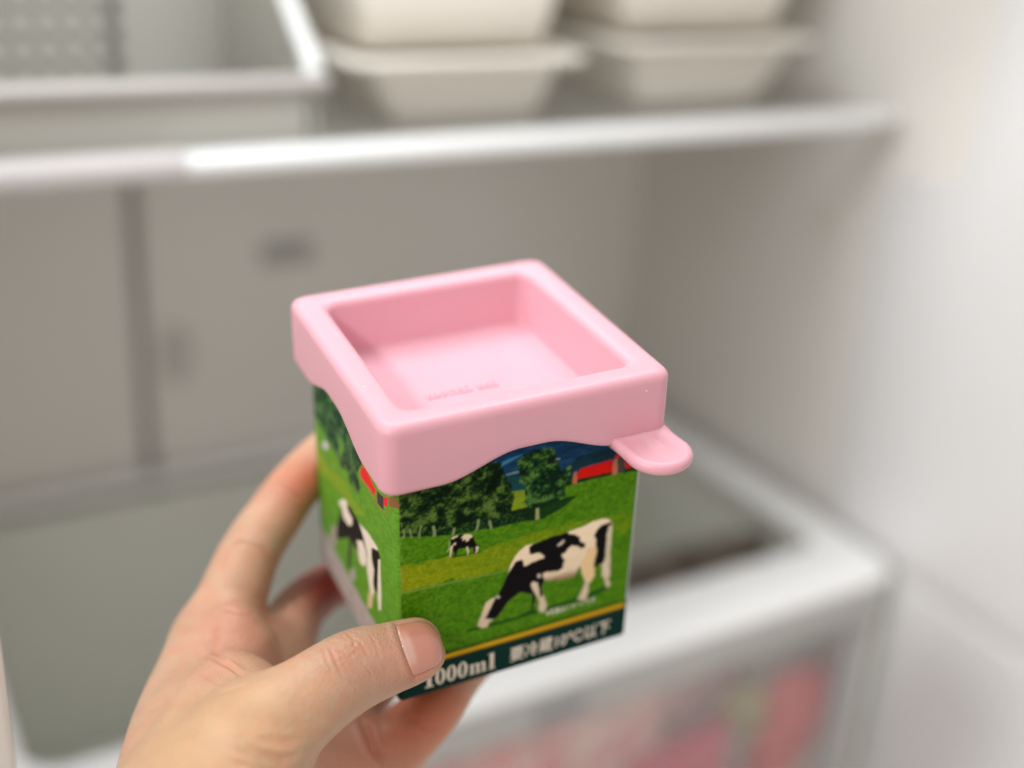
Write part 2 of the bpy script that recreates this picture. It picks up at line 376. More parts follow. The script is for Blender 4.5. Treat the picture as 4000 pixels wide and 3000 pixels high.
PRINT_FRONT = {
    'cow': [(22.5,19.6),(23.3,22.2),(24.1,24.7),(24.9,27.0),(26.2,27.6),(27.5,27.9),(28.6,28.8),(29.4,30.6),(30.4,33.2),(31.2,35.2),(31.6,37.1),(32.8,39.7),(34.3,41.4),(36.0,42.4),(37.7,42.6),(39.5,42.5),(41.7,42.9),(43.9,43.3),(46.1,43.1),(48.3,43.4),(51.4,43.7),(53.7,43.9),(55.9,44.7),(58.2,44.8),(59.8,44.6),(61.2,43.9),(62.1,42.8),(62.5,41.0),(62.5,37.2),(62.5,31.9),(62.8,29.8),(62.8,26.7),(63.2,24.2),(62.6,23.1),(63.3,21.3),(63.3,20.0),(62.1,20.4),(61.4,23.5),(60.4,24.6),(60.2,28.5),(58.8,29.7),(57.5,28.3),(58.0,25.8),(56.9,23.8),(56.2,23.5),(56.4,20.3),(55.6,17.9),(53.0,18.8),(53.8,20.6),(54.6,22.7),(55.2,24.3),(54.1,27.0),(53.4,29.5),(52.9,30.7),(51.5,27.5),(49.7,27.3),(45.5,28.1),(42.3,28.8),(41.5,27.8),(41.9,24.4),(42.6,22.6),(43.4,19.8),(42.9,17.8),(41.3,18.1),(40.8,19.8),(41.0,22.1),(40.3,23.8),(39.7,24.8),(39.6,22.5),(39.4,20.0),(38.7,20.2),(38.8,23.3),(38.5,24.9),(37.8,25.9),(36.2,26.8),(34.8,27.2),(33.3,26.6),(32.0,25.5),(30.9,24.5),(30.1,23.0),(29.0,21.3),(27.5,20.3),(26.0,19.7),(25.6,18.3),(24.0,18.3)],
    'cowA': [(24.6,21.5),(25.3,22.5),(26.1,24.3),(27.1,26.5),(27.5,27.6),(28.4,28.6),(29.4,30.6),(30.4,33.2),(31.2,35.0),(32.3,36.6),(33.1,38.1),(34.8,38.3),(35.4,37.9),(35.7,35.9),(36.3,35.7),(38.0,36.4),(39.8,36.6),(41.7,36.8),(41.5,37.6),(40.1,39.0),(39.0,39.0),(37.7,39.0),(37.1,39.9),(37.1,41.8),(38.2,42.5),(39.5,42.5),(41.7,42.9),(43.9,43.3),(46.1,43.1),(48.3,43.4),(49.2,42.5),(50.9,41.8),(52.3,40.6),(52.7,39.0),(54.3,37.8),(54.2,36.6),(53.0,36.5),(51.8,37.7),(50.0,38.4),(48.9,37.7),(48.2,36.6),(47.1,36.4),(47.2,35.4),(48.2,34.1),(47.8,33.0),(47.6,31.5),(46.3,30.9),(43.1,31.6),(41.5,31.6),(41.8,30.2),(42.3,29.3),(42.1,28.6),(41.5,27.8),(41.9,23.6),(41.2,23.3),(40.8,25.7),(40.1,28.8),(38.7,29.7),(38.1,29.1),(38.6,27.2),(39.7,24.8),(39.4,20.0),(38.7,20.2),(38.6,24.9),(37.8,25.9),(34.8,27.2),(32.0,25.5),(30.9,24.5),(30.1,23.0),(29.0,21.3),(27.5,20.3),(26.4,20.6)],
    'cowB': [(62.0,42.9),(62.2,41.6),(61.2,41.4),(60.9,38.9),(61.0,34.4),(60.9,30.4),(60.3,29.0),(58.8,29.2),(58.0,28.4),(57.4,29.3),(57.7,31.8),(58.1,34.2),(57.5,36.7),(57.5,38.2),(56.8,39.6),(57.5,41.4),(59.0,42.7),(60.6,42.8)],
    'cowbelly': [(41.8,30.2),(43.2,30.6),(46.6,29.6),(48.9,29.9),(51.1,31.2),(52.9,31.5),(53.4,29.5),(51.5,27.5),(49.7,27.3),(45.5,28.0),(42.3,28.8)],
    'cowtail': [(61.5,41.8),(62.5,41.0),(62.5,37.2),(62.5,31.9),(62.8,29.8),(62.5,27.3),(61.4,27.1),(61.0,30.3),(61.1,35.9),(61.1,40.4)],
    'cowudder': [(55.1,36.1),(57.7,35.6),(58.2,33.7),(57.6,29.8),(58.0,25.8),(56.9,23.8),(55.2,24.9),(53.7,29.4),(52.9,31.5),(54.4,33.3)],
    'spots': [(45.4,39.9),(46.2,40.5),(47.3,41.2),(47.8,40.6),(46.9,39.7),(45.8,39.4)],
    'spot2': [(39.8,31.4),(40.1,32.0),(40.6,31.9),(41.1,31.0),(40.9,30.3),(40.2,30.5)],
    'spot3': [(27.8,27.8),(28.2,28.2),(29.0,27.7),(28.9,27.1),(28.0,27.2)],
    'shadow1': [(19.2,19.2),(28.0,19.1),(34.7,18.9),(38.7,20.2),(41.5,18.3),(34.7,17.9),(28.0,18.0),(19.2,18.4)],
    'shadow2': [(43.2,19.5),(53.0,19.6),(56.2,20.1),(61.8,21.0),(63.8,19.8),(56.4,17.7),(53.1,17.9),(43.3,17.9)],
    'sc': [(14.3,50.7),(14.5,50.9),(15.2,51.2),(16.4,51.3),(16.9,51.3),(18.0,51.2),(19.2,51.0),(20.1,50.6),(20.6,50.0),(20.9,49.6),(21.1,48.7),(21.6,47.5),(21.8,46.7),(22.9,46.3),(22.7,46.0),(22.4,46.2),(22.4,45.5),(22.1,44.9),(22.0,44.3),(21.3,44.3),(21.0,44.6),(20.8,46.2),(20.4,46.4),(19.5,46.0),(19.7,44.9),(19.5,44.1),(19.3,44.2),(19.2,45.0),(18.8,46.7),(18.1,46.8),(16.9,47.0),(16.3,46.4),(16.2,44.9),(15.8,44.9),(15.7,45.6),(15.2,46.8),(14.9,46.9),(14.8,46.0),(14.6,44.8),(14.3,44.9),(14.2,46.5),(14.4,48.5),(14.5,49.7)],
    'sc1': [(14.5,50.8),(15.2,51.2),(16.4,51.3),(16.6,51.2),(16.4,50.9),(15.8,50.8),(15.4,50.5),(14.9,50.6)],
    'sc2': [(17.2,50.3),(17.9,50.7),(18.2,51.1),(19.2,51.0),(20.1,50.6),(20.6,50.0),(20.4,49.5),(19.7,49.5),(19.6,48.8),(18.7,48.7),(18.7,49.4),(18.4,49.5),(17.9,49.2),(17.8,49.4),(17.9,50.3),(17.5,50.2)],
    'sc3': [(21.5,46.1),(21.9,46.5),(22.4,45.9),(22.1,45.0),(21.9,44.3),(21.4,44.4),(21.7,45.3)],
    'sc4': [(14.5,48.5),(15.0,48.5),(15.4,49.1),(15.9,49.3),(16.0,48.5),(15.3,48.6),(15.1,48.0),(14.9,46.9),(14.6,44.9),(14.3,45.0),(14.3,47.1)],
    'sc5': [(18.8,47.0),(19.3,47.0),(19.6,45.6),(19.5,44.2),(19.3,44.2),(19.1,45.7)],
    'sctail': [(14.2,50.7),(14.3,50.4),(14.3,49.1),(14.2,47.7),(13.6,46.7),(13.4,46.8),(14.0,47.9),(14.1,49.4)],
    'scsh': [(14.7,44.9),(15.8,45.0),(18.7,44.8),(21.4,44.6),(23.2,44.4),(23.3,44.1),(21.1,44.2),(18.8,44.4),(16.4,44.5),(15.0,44.6)],
    'hill': [(-1.2,55.7),(10.3,52.8),(15.3,51.8),(21.9,51.5),(25.9,50.8),(30.2,50.8),(35.3,50.6),(39.1,49.8),(44.2,51.4),(46.9,58.4),(49.1,58.4),(55.2,58.7),(62.9,58.3),(71.7,57.6),(78.1,-9.1),(-5.4,20.1),(-4.5,56.6)],
    'field2': [(31.3,60.9),(35.0,60.5),(35.9,54.9),(31.5,54.9)],
    'canopy': [(-1.2,56.5),(-0.9,74.4),(13.7,70.8),(24.0,72.0),(28.0,70.4),(29.0,66.9),(30.7,63.4),(31.5,61.2),(32.5,59.8),(32.0,56.3),(30.8,54.7),(27.9,53.9),(24.3,54.8),(21.5,55.2),(18.7,54.0),(14.5,54.4),(10.3,54.8),(6.2,55.1)],
    'band': [(-1.2,55.7),(10.3,53.2),(15.3,52.2),(21.9,51.7),(25.9,51.0),(30.2,51.2),(35.3,51.0),(35.6,52.5),(31.5,54.9),(25.1,54.6),(14.5,55.6),(6.9,56.5),(-1.2,58.0)],
    'tree2': [(34.4,71.3),(38.7,72.2),(42.7,71.3),(43.3,68.9),(44.5,66.1),(45.3,63.9),(47.8,64.8),(48.6,62.6),(48.8,59.5),(46.6,58.7),(47.0,57.2),(47.3,55.2),(44.0,55.2),(40.8,55.1),(39.5,54.5),(37.8,54.5),(34.7,55.8),(35.9,57.8),(35.4,61.1),(33.6,63.4),(33.3,66.9),(32.6,68.6)],
    'trunkT': [(38.5,53.8),(39.4,53.6),(39.7,50.0),(38.5,50.0)],
    'sh2': [(39.5,53.3),(44.1,54.2),(47.3,55.0),(50.4,54.6),(48.8,53.0),(44.2,50.9),(39.7,49.7)],
    'barn': [(50.3,59.8),(50.4,61.7),(51.2,62.9),(60.7,63.3),(61.2,59.4),(55.9,59.6)],
    'barnroof': [(61.1,63.4),(62.1,64.8),(63.0,65.5),(63.9,64.8),(64.3,63.3),(62.3,63.4)],
    'silo': [(61.0,63.0),(62.3,63.4),(62.7,58.1),(60.9,58.3)],
    'silodoor': [(62.3,63.4),(64.0,63.9),(64.9,58.5),(62.7,58.2)],
    'barn2': [(64.3,62.6),(67.0,60.8),(68.3,59.1),(65.1,59.4)],
    'barnpost': [(49.3,62.2),(50.1,62.4),(50.4,58.4),(48.9,58.6)],
    'sky': [(27.3,70.2),(30.6,71.1),(34.5,71.5),(29.4,69.6),(28.4,69.2)],
    'strip': [(29.5,66.7),(33.4,66.8),(33.4,66.1),(29.7,66.1)],
    'farforest': [(29.5,65.8),(33.7,65.2),(35.6,64.3),(35.8,60.1),(30.9,61.2),(29.6,63.5)],
    'pale': [(43.6,67.9),(44.9,67.7),(44.9,67.2),(43.7,67.5)],
    'dkhill': [(47.8,65.1),(50.9,67.0),(55.3,67.1),(63.1,66.4),(64.3,65.4),(60.0,63.5),(51.2,63.1),(48.6,62.6)],
    'yel': [(-0.4,46.0),(10.3,45.0),(20.9,44.5),(31.9,45.2),(35.5,45.6),(50.6,46.4),(73.1,43.2),(73.6,37.9),(62.9,39.1),(39.5,41.6),(31.4,35.5),(13.8,37.5),(-0.5,38.3)],
    'str1': [(-0.4,37.8),(13.8,37.1),(31.4,36.0),(31.4,35.5),(13.8,36.5),(-0.4,37.0)],
    'l1000': [(7.2,2.8),(28.0,2.0),(27.7,8.2),(7.2,8.7)],
    'lcjk': [(32.8,2.6),(65.0,3.8),(64.6,8.9),(32.6,8.0)],
    'lsmall': [(43.5,15.7),(59.0,16.4),(58.8,18.7),(43.1,18.2)],
    'yellowstripe': [(13.6,10.9),(30.6,11.1),(68.5,11.9),(68.7,13.7),(14.2,12.0)],
    'darkline': [(14.1,14.4),(30.5,13.9),(68.5,15.3)]}
PRINT_LEFT = {
    'cA': [(19.3,25.3),(24.0,33.5),(25.6,34.8),(26.8,32.5),(31.2,32.9),(34.2,35.2),(33.0,37.2),(29.9,37.3),(30.1,39.7),(34.1,40.9),(37.5,40.7),(40.6,40.2),(42.8,38.8),(44.6,37.3),(47.0,34.1),(44.9,32.9),(42.4,35.0),(38.1,32.6),(39.2,29.2),(35.6,28.4),(32.9,29.6),(28.3,26.8),(18.6,19.6),(18.0,21.5)],
    'cB': [(50.6,38.5),(52.7,40.3),(55.9,41.4),(57.4,40.6),(57.3,39.5),(55.7,38.3),(55.0,32.8),(54.6,27.0),(52.2,25.3),(50.7,26.9),(52.0,32.0),(51.0,35.3),(50.1,36.6)],
    'w1': [(21.6,34.7),(26.1,39.0),(29.9,40.6),(30.7,38.1),(34.5,37.6),(34.2,35.2),(31.2,32.9),(26.1,32.3),(25.0,35.2)],
    'w2': [(40.6,40.2),(48.3,42.0),(55.3,42.0),(55.9,41.4),(50.6,38.8),(50.3,34.8),(52.1,32.3),(51.0,27.2),(51.8,24.1),(50.0,22.0),(48.0,22.2),(45.9,29.0),(47.0,33.8),(44.6,37.3),(42.8,38.8)],
    'w3': [(38.1,32.8),(43.2,35.8),(45.7,34.3),(46.1,31.9),(45.3,29.3),(42.4,26.7),(39.6,26.4),(38.8,28.9)],
    'wt': [(56.0,38.6),(57.3,39.5),(57.4,27.0),(56.8,22.1),(54.8,20.6),(54.4,24.7)],
    'wl': [(46.6,21.1),(51.4,23.3),(49.9,20.8),(49.3,17.2),(45.3,14.2)],
    'wf': [(31.0,18.0),(34.8,20.2),(35.2,17.0),(32.0,13.8),(30.2,14.3)],
    'lf2': [(30.6,28.1),(33.7,30.2),(32.3,23.2),(30.1,16.2),(28.3,16.7)],
    'wh': [(14.2,21.3),(19.3,25.3),(17.8,19.6),(17.4,16.7),(12.2,12.8),(11.0,15.6)],
    'tree': [(-7.6,49.0),(1.1,52.4),(5.1,52.7),(11.8,51.0),(21.5,51.3),(27.7,50.0),(32.2,52.1),(33.2,49.4),(36.0,49.2),(41.5,50.3),(43.0,52.5),(40.8,56.8),(43.8,60.9),(48.1,67.0),(-0.9,68.2),(-8.6,61.7)],
    'gap': [(24.8,57.7),(27.6,60.3),(29.5,58.6),(29.1,55.8),(26.0,53.1),(23.9,53.8)],
    'sc': [(7.3,46.5),(10.8,49.7),(14.7,50.3),(13.6,48.0),(9.4,45.6)],
    'barn': [(43.4,60.2),(47.7,62.3),(55.6,60.2),(54.9,58.2),(43.4,57.1)],
    'bd': [(56.2,60.4),(61.7,61.9),(60.8,57.4),(56.6,56.9)],
    'br': [(61.1,61.7),(64.8,64.0),(64.0,60.1),(61.0,59.4)],
    'bb': [(64.8,64.0),(68.9,66.9),(71.6,64.6),(65.8,61.8)],
    'bf': [(43.4,57.1),(54.9,58.2),(56.5,56.4),(63.2,58.2),(62.0,57.4),(55.3,55.5),(53.5,56.4),(43.3,56.3)],
    'yel': [(-2.6,40.0),(6.7,42.5),(14.3,42.1),(29.5,46.8),(36.9,45.3),(46.4,46.7),(36.4,40.2),(25.1,40.0),(9.6,35.9),(-2.3,31.5)],
    'bandtop': [(7.5,13.2),(21.5,13.1),(34.1,13.9),(46.2,16.6)],
    'bandbot': [(-1.2,-0.8),(15.8,-1.7),(29.6,-1.7)]}

def face_colors(u, v, face):
    """printed picture of one carton side: u across (mm), v up from the base (mm)"""
    out = np.zeros((len(u), 3))
    for du, dv in ((-.05, -.03), (.05, -.05), (.04, .05), (-.04, .04)):
        out += _face(u + du, v + dv, face)
    return out / 4
def _face(u, v, face):
    G = PRINT_FRONT if face == 'F' else PRINT_LEFT
    c = np.zeros((len(u), 3))
    n1 = fbm(u * .35, v * .9, 1); n2 = fbm(u * 1.6, v * 2.2, 5, 3); n3 = fbm(u * 3.2, v * 4.5, 9, 2); nb = fbm(u * .12, v * .2, 21, 2)
    def setp(name, col, jit=0.0, wob=0.0):
        uu, vv = u, v
        if wob: uu = u + wob * (fbm(u * 1.3, v * 1.3, 31, 2) - .5) * 2; vv = v + wob * (fbm(u * 1.3, v * 1.3, 47, 2) - .5) * 2
        k = inpoly(uu, vv, G[name]); 
        if not k.any(): return k
        L_ = np.array(lin(col))
        c[k] = L_ * (1 + jit * (n2[k] - .5) * 2)[:, None]
        return k
    def grass(k, base, hi, lo, rough=1.0):
        t = np.clip((n2[k] * .6 + n3[k] * .4 - .5) * 2.6 * rough + .5, 0, 1)[:, None]; w = np.clip(n1[k], 0, 1)[:, None]
        b_ = np.array(lin(base)); h_ = np.array(lin(hi)); l_ = np.array(lin(lo))
        g = b_ * (.75 + .5 * w)
        c[k] = np.where(t > .5, g + (h_ - g) * (t - .5) * 1.3, g + (l_ - g) * (.5 - t) * 1.3)
    def leaves(k, dark, mid, hi):
        q = fbm(u[k] * 1.9, v[k] * 2.3, 71, 3); r = fbm(u[k] * .42, v[k] * .5, 83, 2)
        t = np.clip((q - .5) * 2.0 + (r - .5) * 2.2 + .36, 0, 1)[:, None]
        d_, m_, h_ = (np.array(lin(x)) for x in (dark, mid, hi))
        c[k] = np.where(t < .5, d_ + (m_ - d_) * t * 2, m_ + (h_ - m_) * (t - .5) * 2)
    allk = np.ones(len(u), bool)
    if face == 'F':
        c[:] = np.array(lin((20, 58, 96))) * (.55 + .9 * fbm(u * .3, v * .8, 101, 3))[:, None]; c[:] += np.array(lin((20, 60, 44))) * np.clip(fbm(u * .5, v * 1.1, 107, 3) - .45, 0, 1)[:, None] * 2
        k = v < 60.6 - .04 * np.maximum(u - 40, 0); c[k] = np.array(lin((16, 40, 18))) * (.7 + .8 * n2[k])[:, None]
        setp('sky', (66, 128, 170)); setp('strip', (112, 140, 128)); 
        k = setp('farforest', (24, 70, 72), .6, .5); 
        k = setp('dkhill', (18, 50, 62), .5, .5)
        if k.any(): pass
        setp('pale', (150, 150, 140))
        k = inpoly(u, v, G['hill']); grass(k, (72, 124, 10), (110, 152, 30), (36, 88, 8))
        k = inpoly(u, v, G['field2']); grass(k, (122, 144, 26), (140, 164, 40), (96, 120, 14), .6)
        wu = u + 1.0 * (fbm(u * .9, v * .9, 33, 3) - .5) * 2; wv = v + .6 * (fbm(u * .9, v * .9, 39, 3) - .5) * 2
        k = inpoly(u, v + .3 * (n2 - .5), G['band']); c[k] = np.array(lin((12, 34, 16))) * (.6 + 1.2 * n2[k])[:, None]
        k2 = k & (n2 > .60); c[k2] = np.array(lin((48, 84, 34)))
        k = inpoly(wu, wv, G['canopy']); leaves(k, (8, 26, 12), (30, 66, 22), (96, 128, 54)); sh_ = np.clip(.62 + .5 * fbm(u * .28, v * .3, 151, 2) + .014 * (v - 62), .55, 1.25); c[k] *= sh_[k][:, None]
        for cu, cv0, cv1, w in [(1.8, 54.4, 57.2, 0.22), (3.8, 54.0, 57.1, 0.2), (6.3, 53.2, 57.1, 0.2), (9.9, 52.7, 56.1, 0.38), (15.3, 51.8, 53.9, 0.34), (21.9, 51.4, 54.8, 0.36), (25.6, 50.6, 53.6, 0.34)]:
            q = np.abs(u - cu - .25 * np.sin(v * .9 + cu)) < w * (1 + .25 * np.clip((cv0 + .8 - v), 0, 1)); q &= (v > cv0) & (v < cv1)
            c[q] = np.array(lin((128, 146, 96))) * (.75 + .5 * n2[q])[:, None]
        k = inpoly(wu, v + .3 * (n2 - .5), G['sh2']); c[k] = np.array(lin((20, 56, 18))) * (.6 + .9 * n2[k])[:, None]
        setp('trunkT', (150, 160, 100), .3)
        wu2 = u + .8 * (fbm(u * 1.1, v * 1.1, 133, 3) - .5) * 2; wv2 = v + .8 * (fbm(u * 1.1, v * 1.1, 139, 3) - .5) * 2
        k = inpoly(wu2, wv2, G['tree2']); leaves(k, (8, 32, 18), (30, 70, 30), (88, 128, 58))
        setp('barnpost', (180, 110, 70), .2, .15); setp('barn', (208, 22, 14), .12, .1); setp('barn2', (196, 40, 24), .1, .15); setp('barnroof', (200, 44, 26), .1, .15)
        setp('silo', (178, 112, 84), .15, .1); setp('silodoor', (72, 66, 58), .2, .12)
        k = inpoly(u, v + 2.2 * (n1 - .5) + .8 * (n2 - .5), G['yel']); t = np.clip((n2[k] * .6 + n3[k] * .4 - .5) * 2.4 + .5, 0, 1)[:, None]
        fade = (np.clip(1.0 - u[k] / 80, .3, 1) * np.clip(.35 + 1.1 * (fbm(u[k] * .22, v[k] * .5, 91, 2)), .3, .95))[:, None]
        y_ = np.array(lin((118, 138, 4))) * (1 - t) + np.array(lin((160, 164, 22))) * t
        c[k] = c[k] * (1 - fade) + y_ * fade
        setp('str1', (110, 146, 52), .2)
        setp('shadow1', (30, 78, 18), .4, .15); setp('shadow2', (34, 82, 20), .3, .15)
        W_ = (246, 224, 192); K_ = (14, 12, 14)
        k = setp('cow', W_, .06, .1); yb = np.clip((v - 22) / 18, 0, 1); c[k] *= (.72 + .28 * yb[k] + .12 * (n1[k] - .5))[:, None]; setp('cowudder', (232, 200, 150), .08, .2); k = inpoly(u, v, G['cowbelly']); bl = np.clip((30.6 - v - .05 * (u - 45)) / 3.0 + .6 * (n1 - .5), 0, 1)[:, None]; c[k] = c[k] * (1 - bl[k]) + np.array(lin((128, 98, 62))) * bl[k]
        setp('cowA', K_, .3, .12); setp('cowB', K_, .3, .12); setp('cowtail', (206, 196, 164), .05)
        for s in ('spots', 'spot2', 'spot3'): setp(s, (200, 186, 170), .1, .1)
        setp('scsh', (22, 62, 16), .3); setp('sc', K_, .3)
        for s in ('sc1', 'sc2', 'sc3', 'sc4', 'sc5'): setp(s, (226, 208, 172), .08)
        setp('sctail', (170, 182, 130))
        # ink worn pale along the fold
        k = (u < 1.6) & (v > 12) & (fbm(u * 2.2, v * 1.4, 111, 3) > .50 + .10 * u); c[k] = c[k] * .55 + np.array(lin((150, 170, 110))) * .45
        # darker grass rim, dark line, gold stripe and deep green foot band
        k = v < 14.6; c[k] = c[k] * np.clip((v[k] - 12.2) / 2.4, .12, 1)[:, None] ** .8
        k = v < 12.75; c[k] = lin((6, 34, 26))
        k = (v < 12.5) & (v > 10.95); g = np.clip((v[k] - 10.95) / 1.55, 0, 1)[:, None]
        c[k] = np.array(lin((176, 122, 14))) * (1 - g) + np.array(lin((222, 184, 26))) * g
        k = v <= 10.95; c[k] = lin((8, 46, 40))
    else:
        grass(allk, (96, 150, 44), (124, 168, 60), (70, 128, 34), .7)
        k = inpoly(u, v + .8 * (n1 - .5), G['yel']); c[k] = c[k] * .45 + np.array(lin((142, 160, 44))) * .55
        wu = u + 1.2 * (fbm(u * .7, v * .7, 33, 3) - .5) * 2; wv = v + .9 * (fbm(u * .7, v * .7, 39, 3) - .5) * 2
        k = inpoly(wu, wv, G['tree']); leaves(k, (26, 58, 40), (48, 88, 52), (88, 124, 70))
        k = inpoly(wu, wv, G['gap']); c[k] = np.array(lin((96, 142, 60)))
        setp('sc', (190, 190, 186)); setp('barn', (226, 40, 48), .06); setp('bf', (150, 128, 60), .5); setp('bd', (66, 62, 62), .2); setp('br', (222, 48, 58), .06); setp('bb', (132, 96, 62), .15)
        W_ = (232, 220, 205); K_ = (36, 30, 28)
        setp('wh', (168, 158, 146), .1, .3); setp('lf2', (60, 56, 52), .2, .2); setp('wf', (170, 166, 158), .1, .2)
        setp('cA', K_, .2, .15); setp('cB', K_, .2, .1); setp('w1', W_, .05, .15); setp('w2', W_, .05, .1); setp('w3', W_, .08, .15); setp('wt', W_, .05); setp('wl', (214, 190, 150), .08)
        k = v < 13.2 + .25 * np.sin(u * .9); c[k] = np.array(lin((186, 176, 172))) * (1 - .16 * (fbm(u[k] * 1.8, v[k] * .25, 61, 3) > .54) - .12 * (fbm(u[k] * .9, v[k] * 2.2, 67, 2) > .55))[:, None]
        k = v < 1.1; c[k] = lin((52, 56, 62))
        k = u < 1.0; c[k & (v < 20)] = lin((40, 48, 52))
        k = (u > 64) & (v < 11); c[k] = lin((8, 46, 40))
    return np.clip(c, .001, .95) * 1.0

def carton():
    root = empty('milk_carton', mw=cm)
    tag(root, 'cut down milk carton printed with grazing cows, held under the pink lid', 'milk carton')
    r = 1.1; per = []                                # perimeter: front (L->R), right, back, left (back->front)
    def arc(cx, cy, a0, n=5):
        return [(cx + r * math.cos(math.radians(a0 + 90 * k / n)), cy + r * math.sin(math.radians(a0 + 90 * k / n))) for k in range(n + 1)]
    nF, nL = 400, 240
    pts = []; face = []
    def side(p, q, n, f):
        for k in range(n):
            t = k / n; pts.append((p[0] + (q[0] - p[0]) * t, p[1] + (q[1] - p[1]) * t)); face.append(f)
    e = 35 - r
    side((-e, -35), (e, -35), nF, 'F')
    for p in arc(e, -e, -90)[:-1]: pts.append(p); face.append('R')
    side((35, -e), (35, e), 12, 'R')
    for p in arc(e, e, 0)[:-1]: pts.append(p); face.append('R')
    side((e, 35), (-e, 35), 12, 'B')
    for p in arc(-e, e, 90)[:-1]: pts.append(p); face.append('B')
    side((-35, e), (-35, -e), nL, 'L')
    for p in arc(-e, -e, 180)[:-1]: pts.append(p); face.append('L')
    pts = np.array(pts); n = len(pts); face = np.array(face)
    vz = np.concatenate([[0, .25, .6], np.arange(1, 76, .18), [80, 86]]); inset = np.where(vz < 1, (1 - np.sqrt(np.clip(1 - (1 - vz) ** 2, 0, 1))) * .9, 0)
    V = np.zeros((len(vz), n, 3))
    V[:, :, 0] = pts[None, :, 0] * (1 - inset[:, None] / 35); V[:, :, 1] = pts[None, :, 1] * (1 - inset[:, None] / 35); V[:, :, 2] = vz[:, None] + ZB
    # board bows out by a few tenths of a millimetre, as a held carton does
    bow = .35 * np.sin(np.clip(vz / 80, 0, 1) * math.pi)[:, None]
    V[:, :, 1] -= np.where(face == 'F', np.cos(pts[:, 0] / 35 * math.pi / 2), 0)[None] * bow
    V[:, :, 0] -= np.where(face == 'L', np.cos(np.clip(pts[:, 1] / 35, -1, 1) * math.pi / 2), 0)[None] * bow * .6
    Vf = V.reshape(-1, 3) * .001
    I = np.arange(len(vz) * n).reshape(len(vz), n); J = np.roll(I, -1, 1)
    F = np.stack([I[:-1], J[:-1], J[1:], I[1:]], -1).reshape(-1, 4)
    me = bpy.data.meshes.new('printed_sleeve')
    me.from_pydata(Vf.tolist(), [], F.tolist())
    C = np.full((len(vz), n, 4), 1.0); C[..., :3] = lin((40, 90, 40))
    U_, V_ = np.broadcast_arrays(pts[None, :, 0] + 35, vz[:, None])
    k = np.broadcast_to(face == 'F', U_.shape); C[k, :3] = face_colors(U_[k], V_[k], 'F')
    U2 = np.broadcast_to(35 - pts[None, :, 1], V_.shape); k = np.broadcast_to(face == 'L', V_.shape); C[k, :3] = face_colors(U2[k], V_[k], 'L')
    iF = np.where(face == 'F')[0]; blk = C[:, iF, :3].copy()                # ink spread: printed edges are never razor sharp
    for it in range(2):
        blk[1:-1] = blk[1:-1] * .5 + (blk[:-2] + blk[2:]) * .25; blk[:, 1:-1] = blk[:, 1:-1] * .5 + (blk[:, :-2] + blk[:, 2:]) * .25
    C[:, iF, :3] = blk
    k = np.broadcast_to((face == 'R') | (face == 'B'), V_.shape) & (V_ < 11); C[k, :3] = lin((8, 46, 40))
    # pale board along the right hand fold, its lit edge painted into the colour
    fold = np.zeros(n, bool); fold[nF + 1:nF + 5] = True; k = np.broadcast_to(fold, V_.shape) & (V_ > 14); C[k, :3] = lin((188, 194, 184))
    a = me.color_attributes.new('print', 'FLOAT_COLOR', 'POINT'); a.data.foreach_set('color', C.reshape(-1).astype(np.float32))
    ink = mat('printed board', (1, 1, 1), 0.46, 0.02, 300, 0.03, 900, attr='print', spec=.04)
    link('printed_sleeve', me, ink, root)
    b = bmesh.new(); prism(b, [(x * .97 * .001, y * .97 * .001) for x, y in pts[::8]], ZB * .001 - .0000, ZB * .001 + .0008)
    from_bm('base_board', b, mat('base board', lin((8, 46, 40)), .4), root, False)
    # lettering on the foot band
    white = mat('white ink', lin((226, 216, 198)), 0.4, .03, 400)
    def place(bm_or_me, name, pts_fn=None): pass
    def emit_poly(name, polys, u0, v0, s, hgt=.04):
        bm = bmesh.new()
        for outer, holes in polys:
            q = [(u0 + x * s, v0 + y * s) for x, y in outer]
            if holes:
                hq = [(u0 + x * s, v0 + y * s) for x, y in holes]; nn = len(q)
                A = [bm.verts.new((x - 35, -35.0 - dy(x, y) - hgt, y + ZB)) for x, y in q]; B = [bm.verts.new((x - 35, -35.0 - dy(x, y) - hgt, y + ZB)) for x, y in hq]
                for i in range(nn): bm.faces.new((A[i], A[(i + 1) % nn], B[(i + 1) % nn], B[i]))
            else:
                bm.faces.new([bm.verts.new((x - 35, -35.0 - dy(x, y) - hgt, y + ZB)) for x, y in q])
        bmesh.ops.triangulate(bm, faces=bm.faces)
        for vv in bm.verts: vv.co *= .001
        return from_bm(name, bm, white, root, False)
    def dy(x, y): return .35 * math.sin(max(0, min(1, y / 80)) * math.pi) * math.cos((x - 35) / 35 * math.pi / 2)
    def ring(cx, rx, ry, ix, iy, n=28):
        o = [(cx + rx * math.cos(2 * math.pi * k / n), .5 + ry * math.sin(2 * math.pi * k / n)) for k in range(n)]
        h = [(cx + ix * math.cos(2 * math.pi * k / n), .5 + iy * math.sin(2 * math.pi * k / n)) for k in range(n)]
        return (o, h)
    P = []
    P.append(([(.0, .0), (.46, .0), (.46, .06), (.34, .09), (.34, 1.0), (.26, 1.0), (.0, .88), (.0, .82), (.12, .84), (.12, .09), (.0, .06)], None))
    for cx in (.80, 1.38, 1.96): P.append(ring(cx, .265, .51, .085, .43))
    x = 2.30
    P.append(([(x, 0), (x + .31, 0), (x + .31, .04), (x + .25, .06), (x + .25, .66), (x + .09, .65), (x, .62), (x, .58), (x + .08, .56), (x + .08, .06), (x, .04)], None))
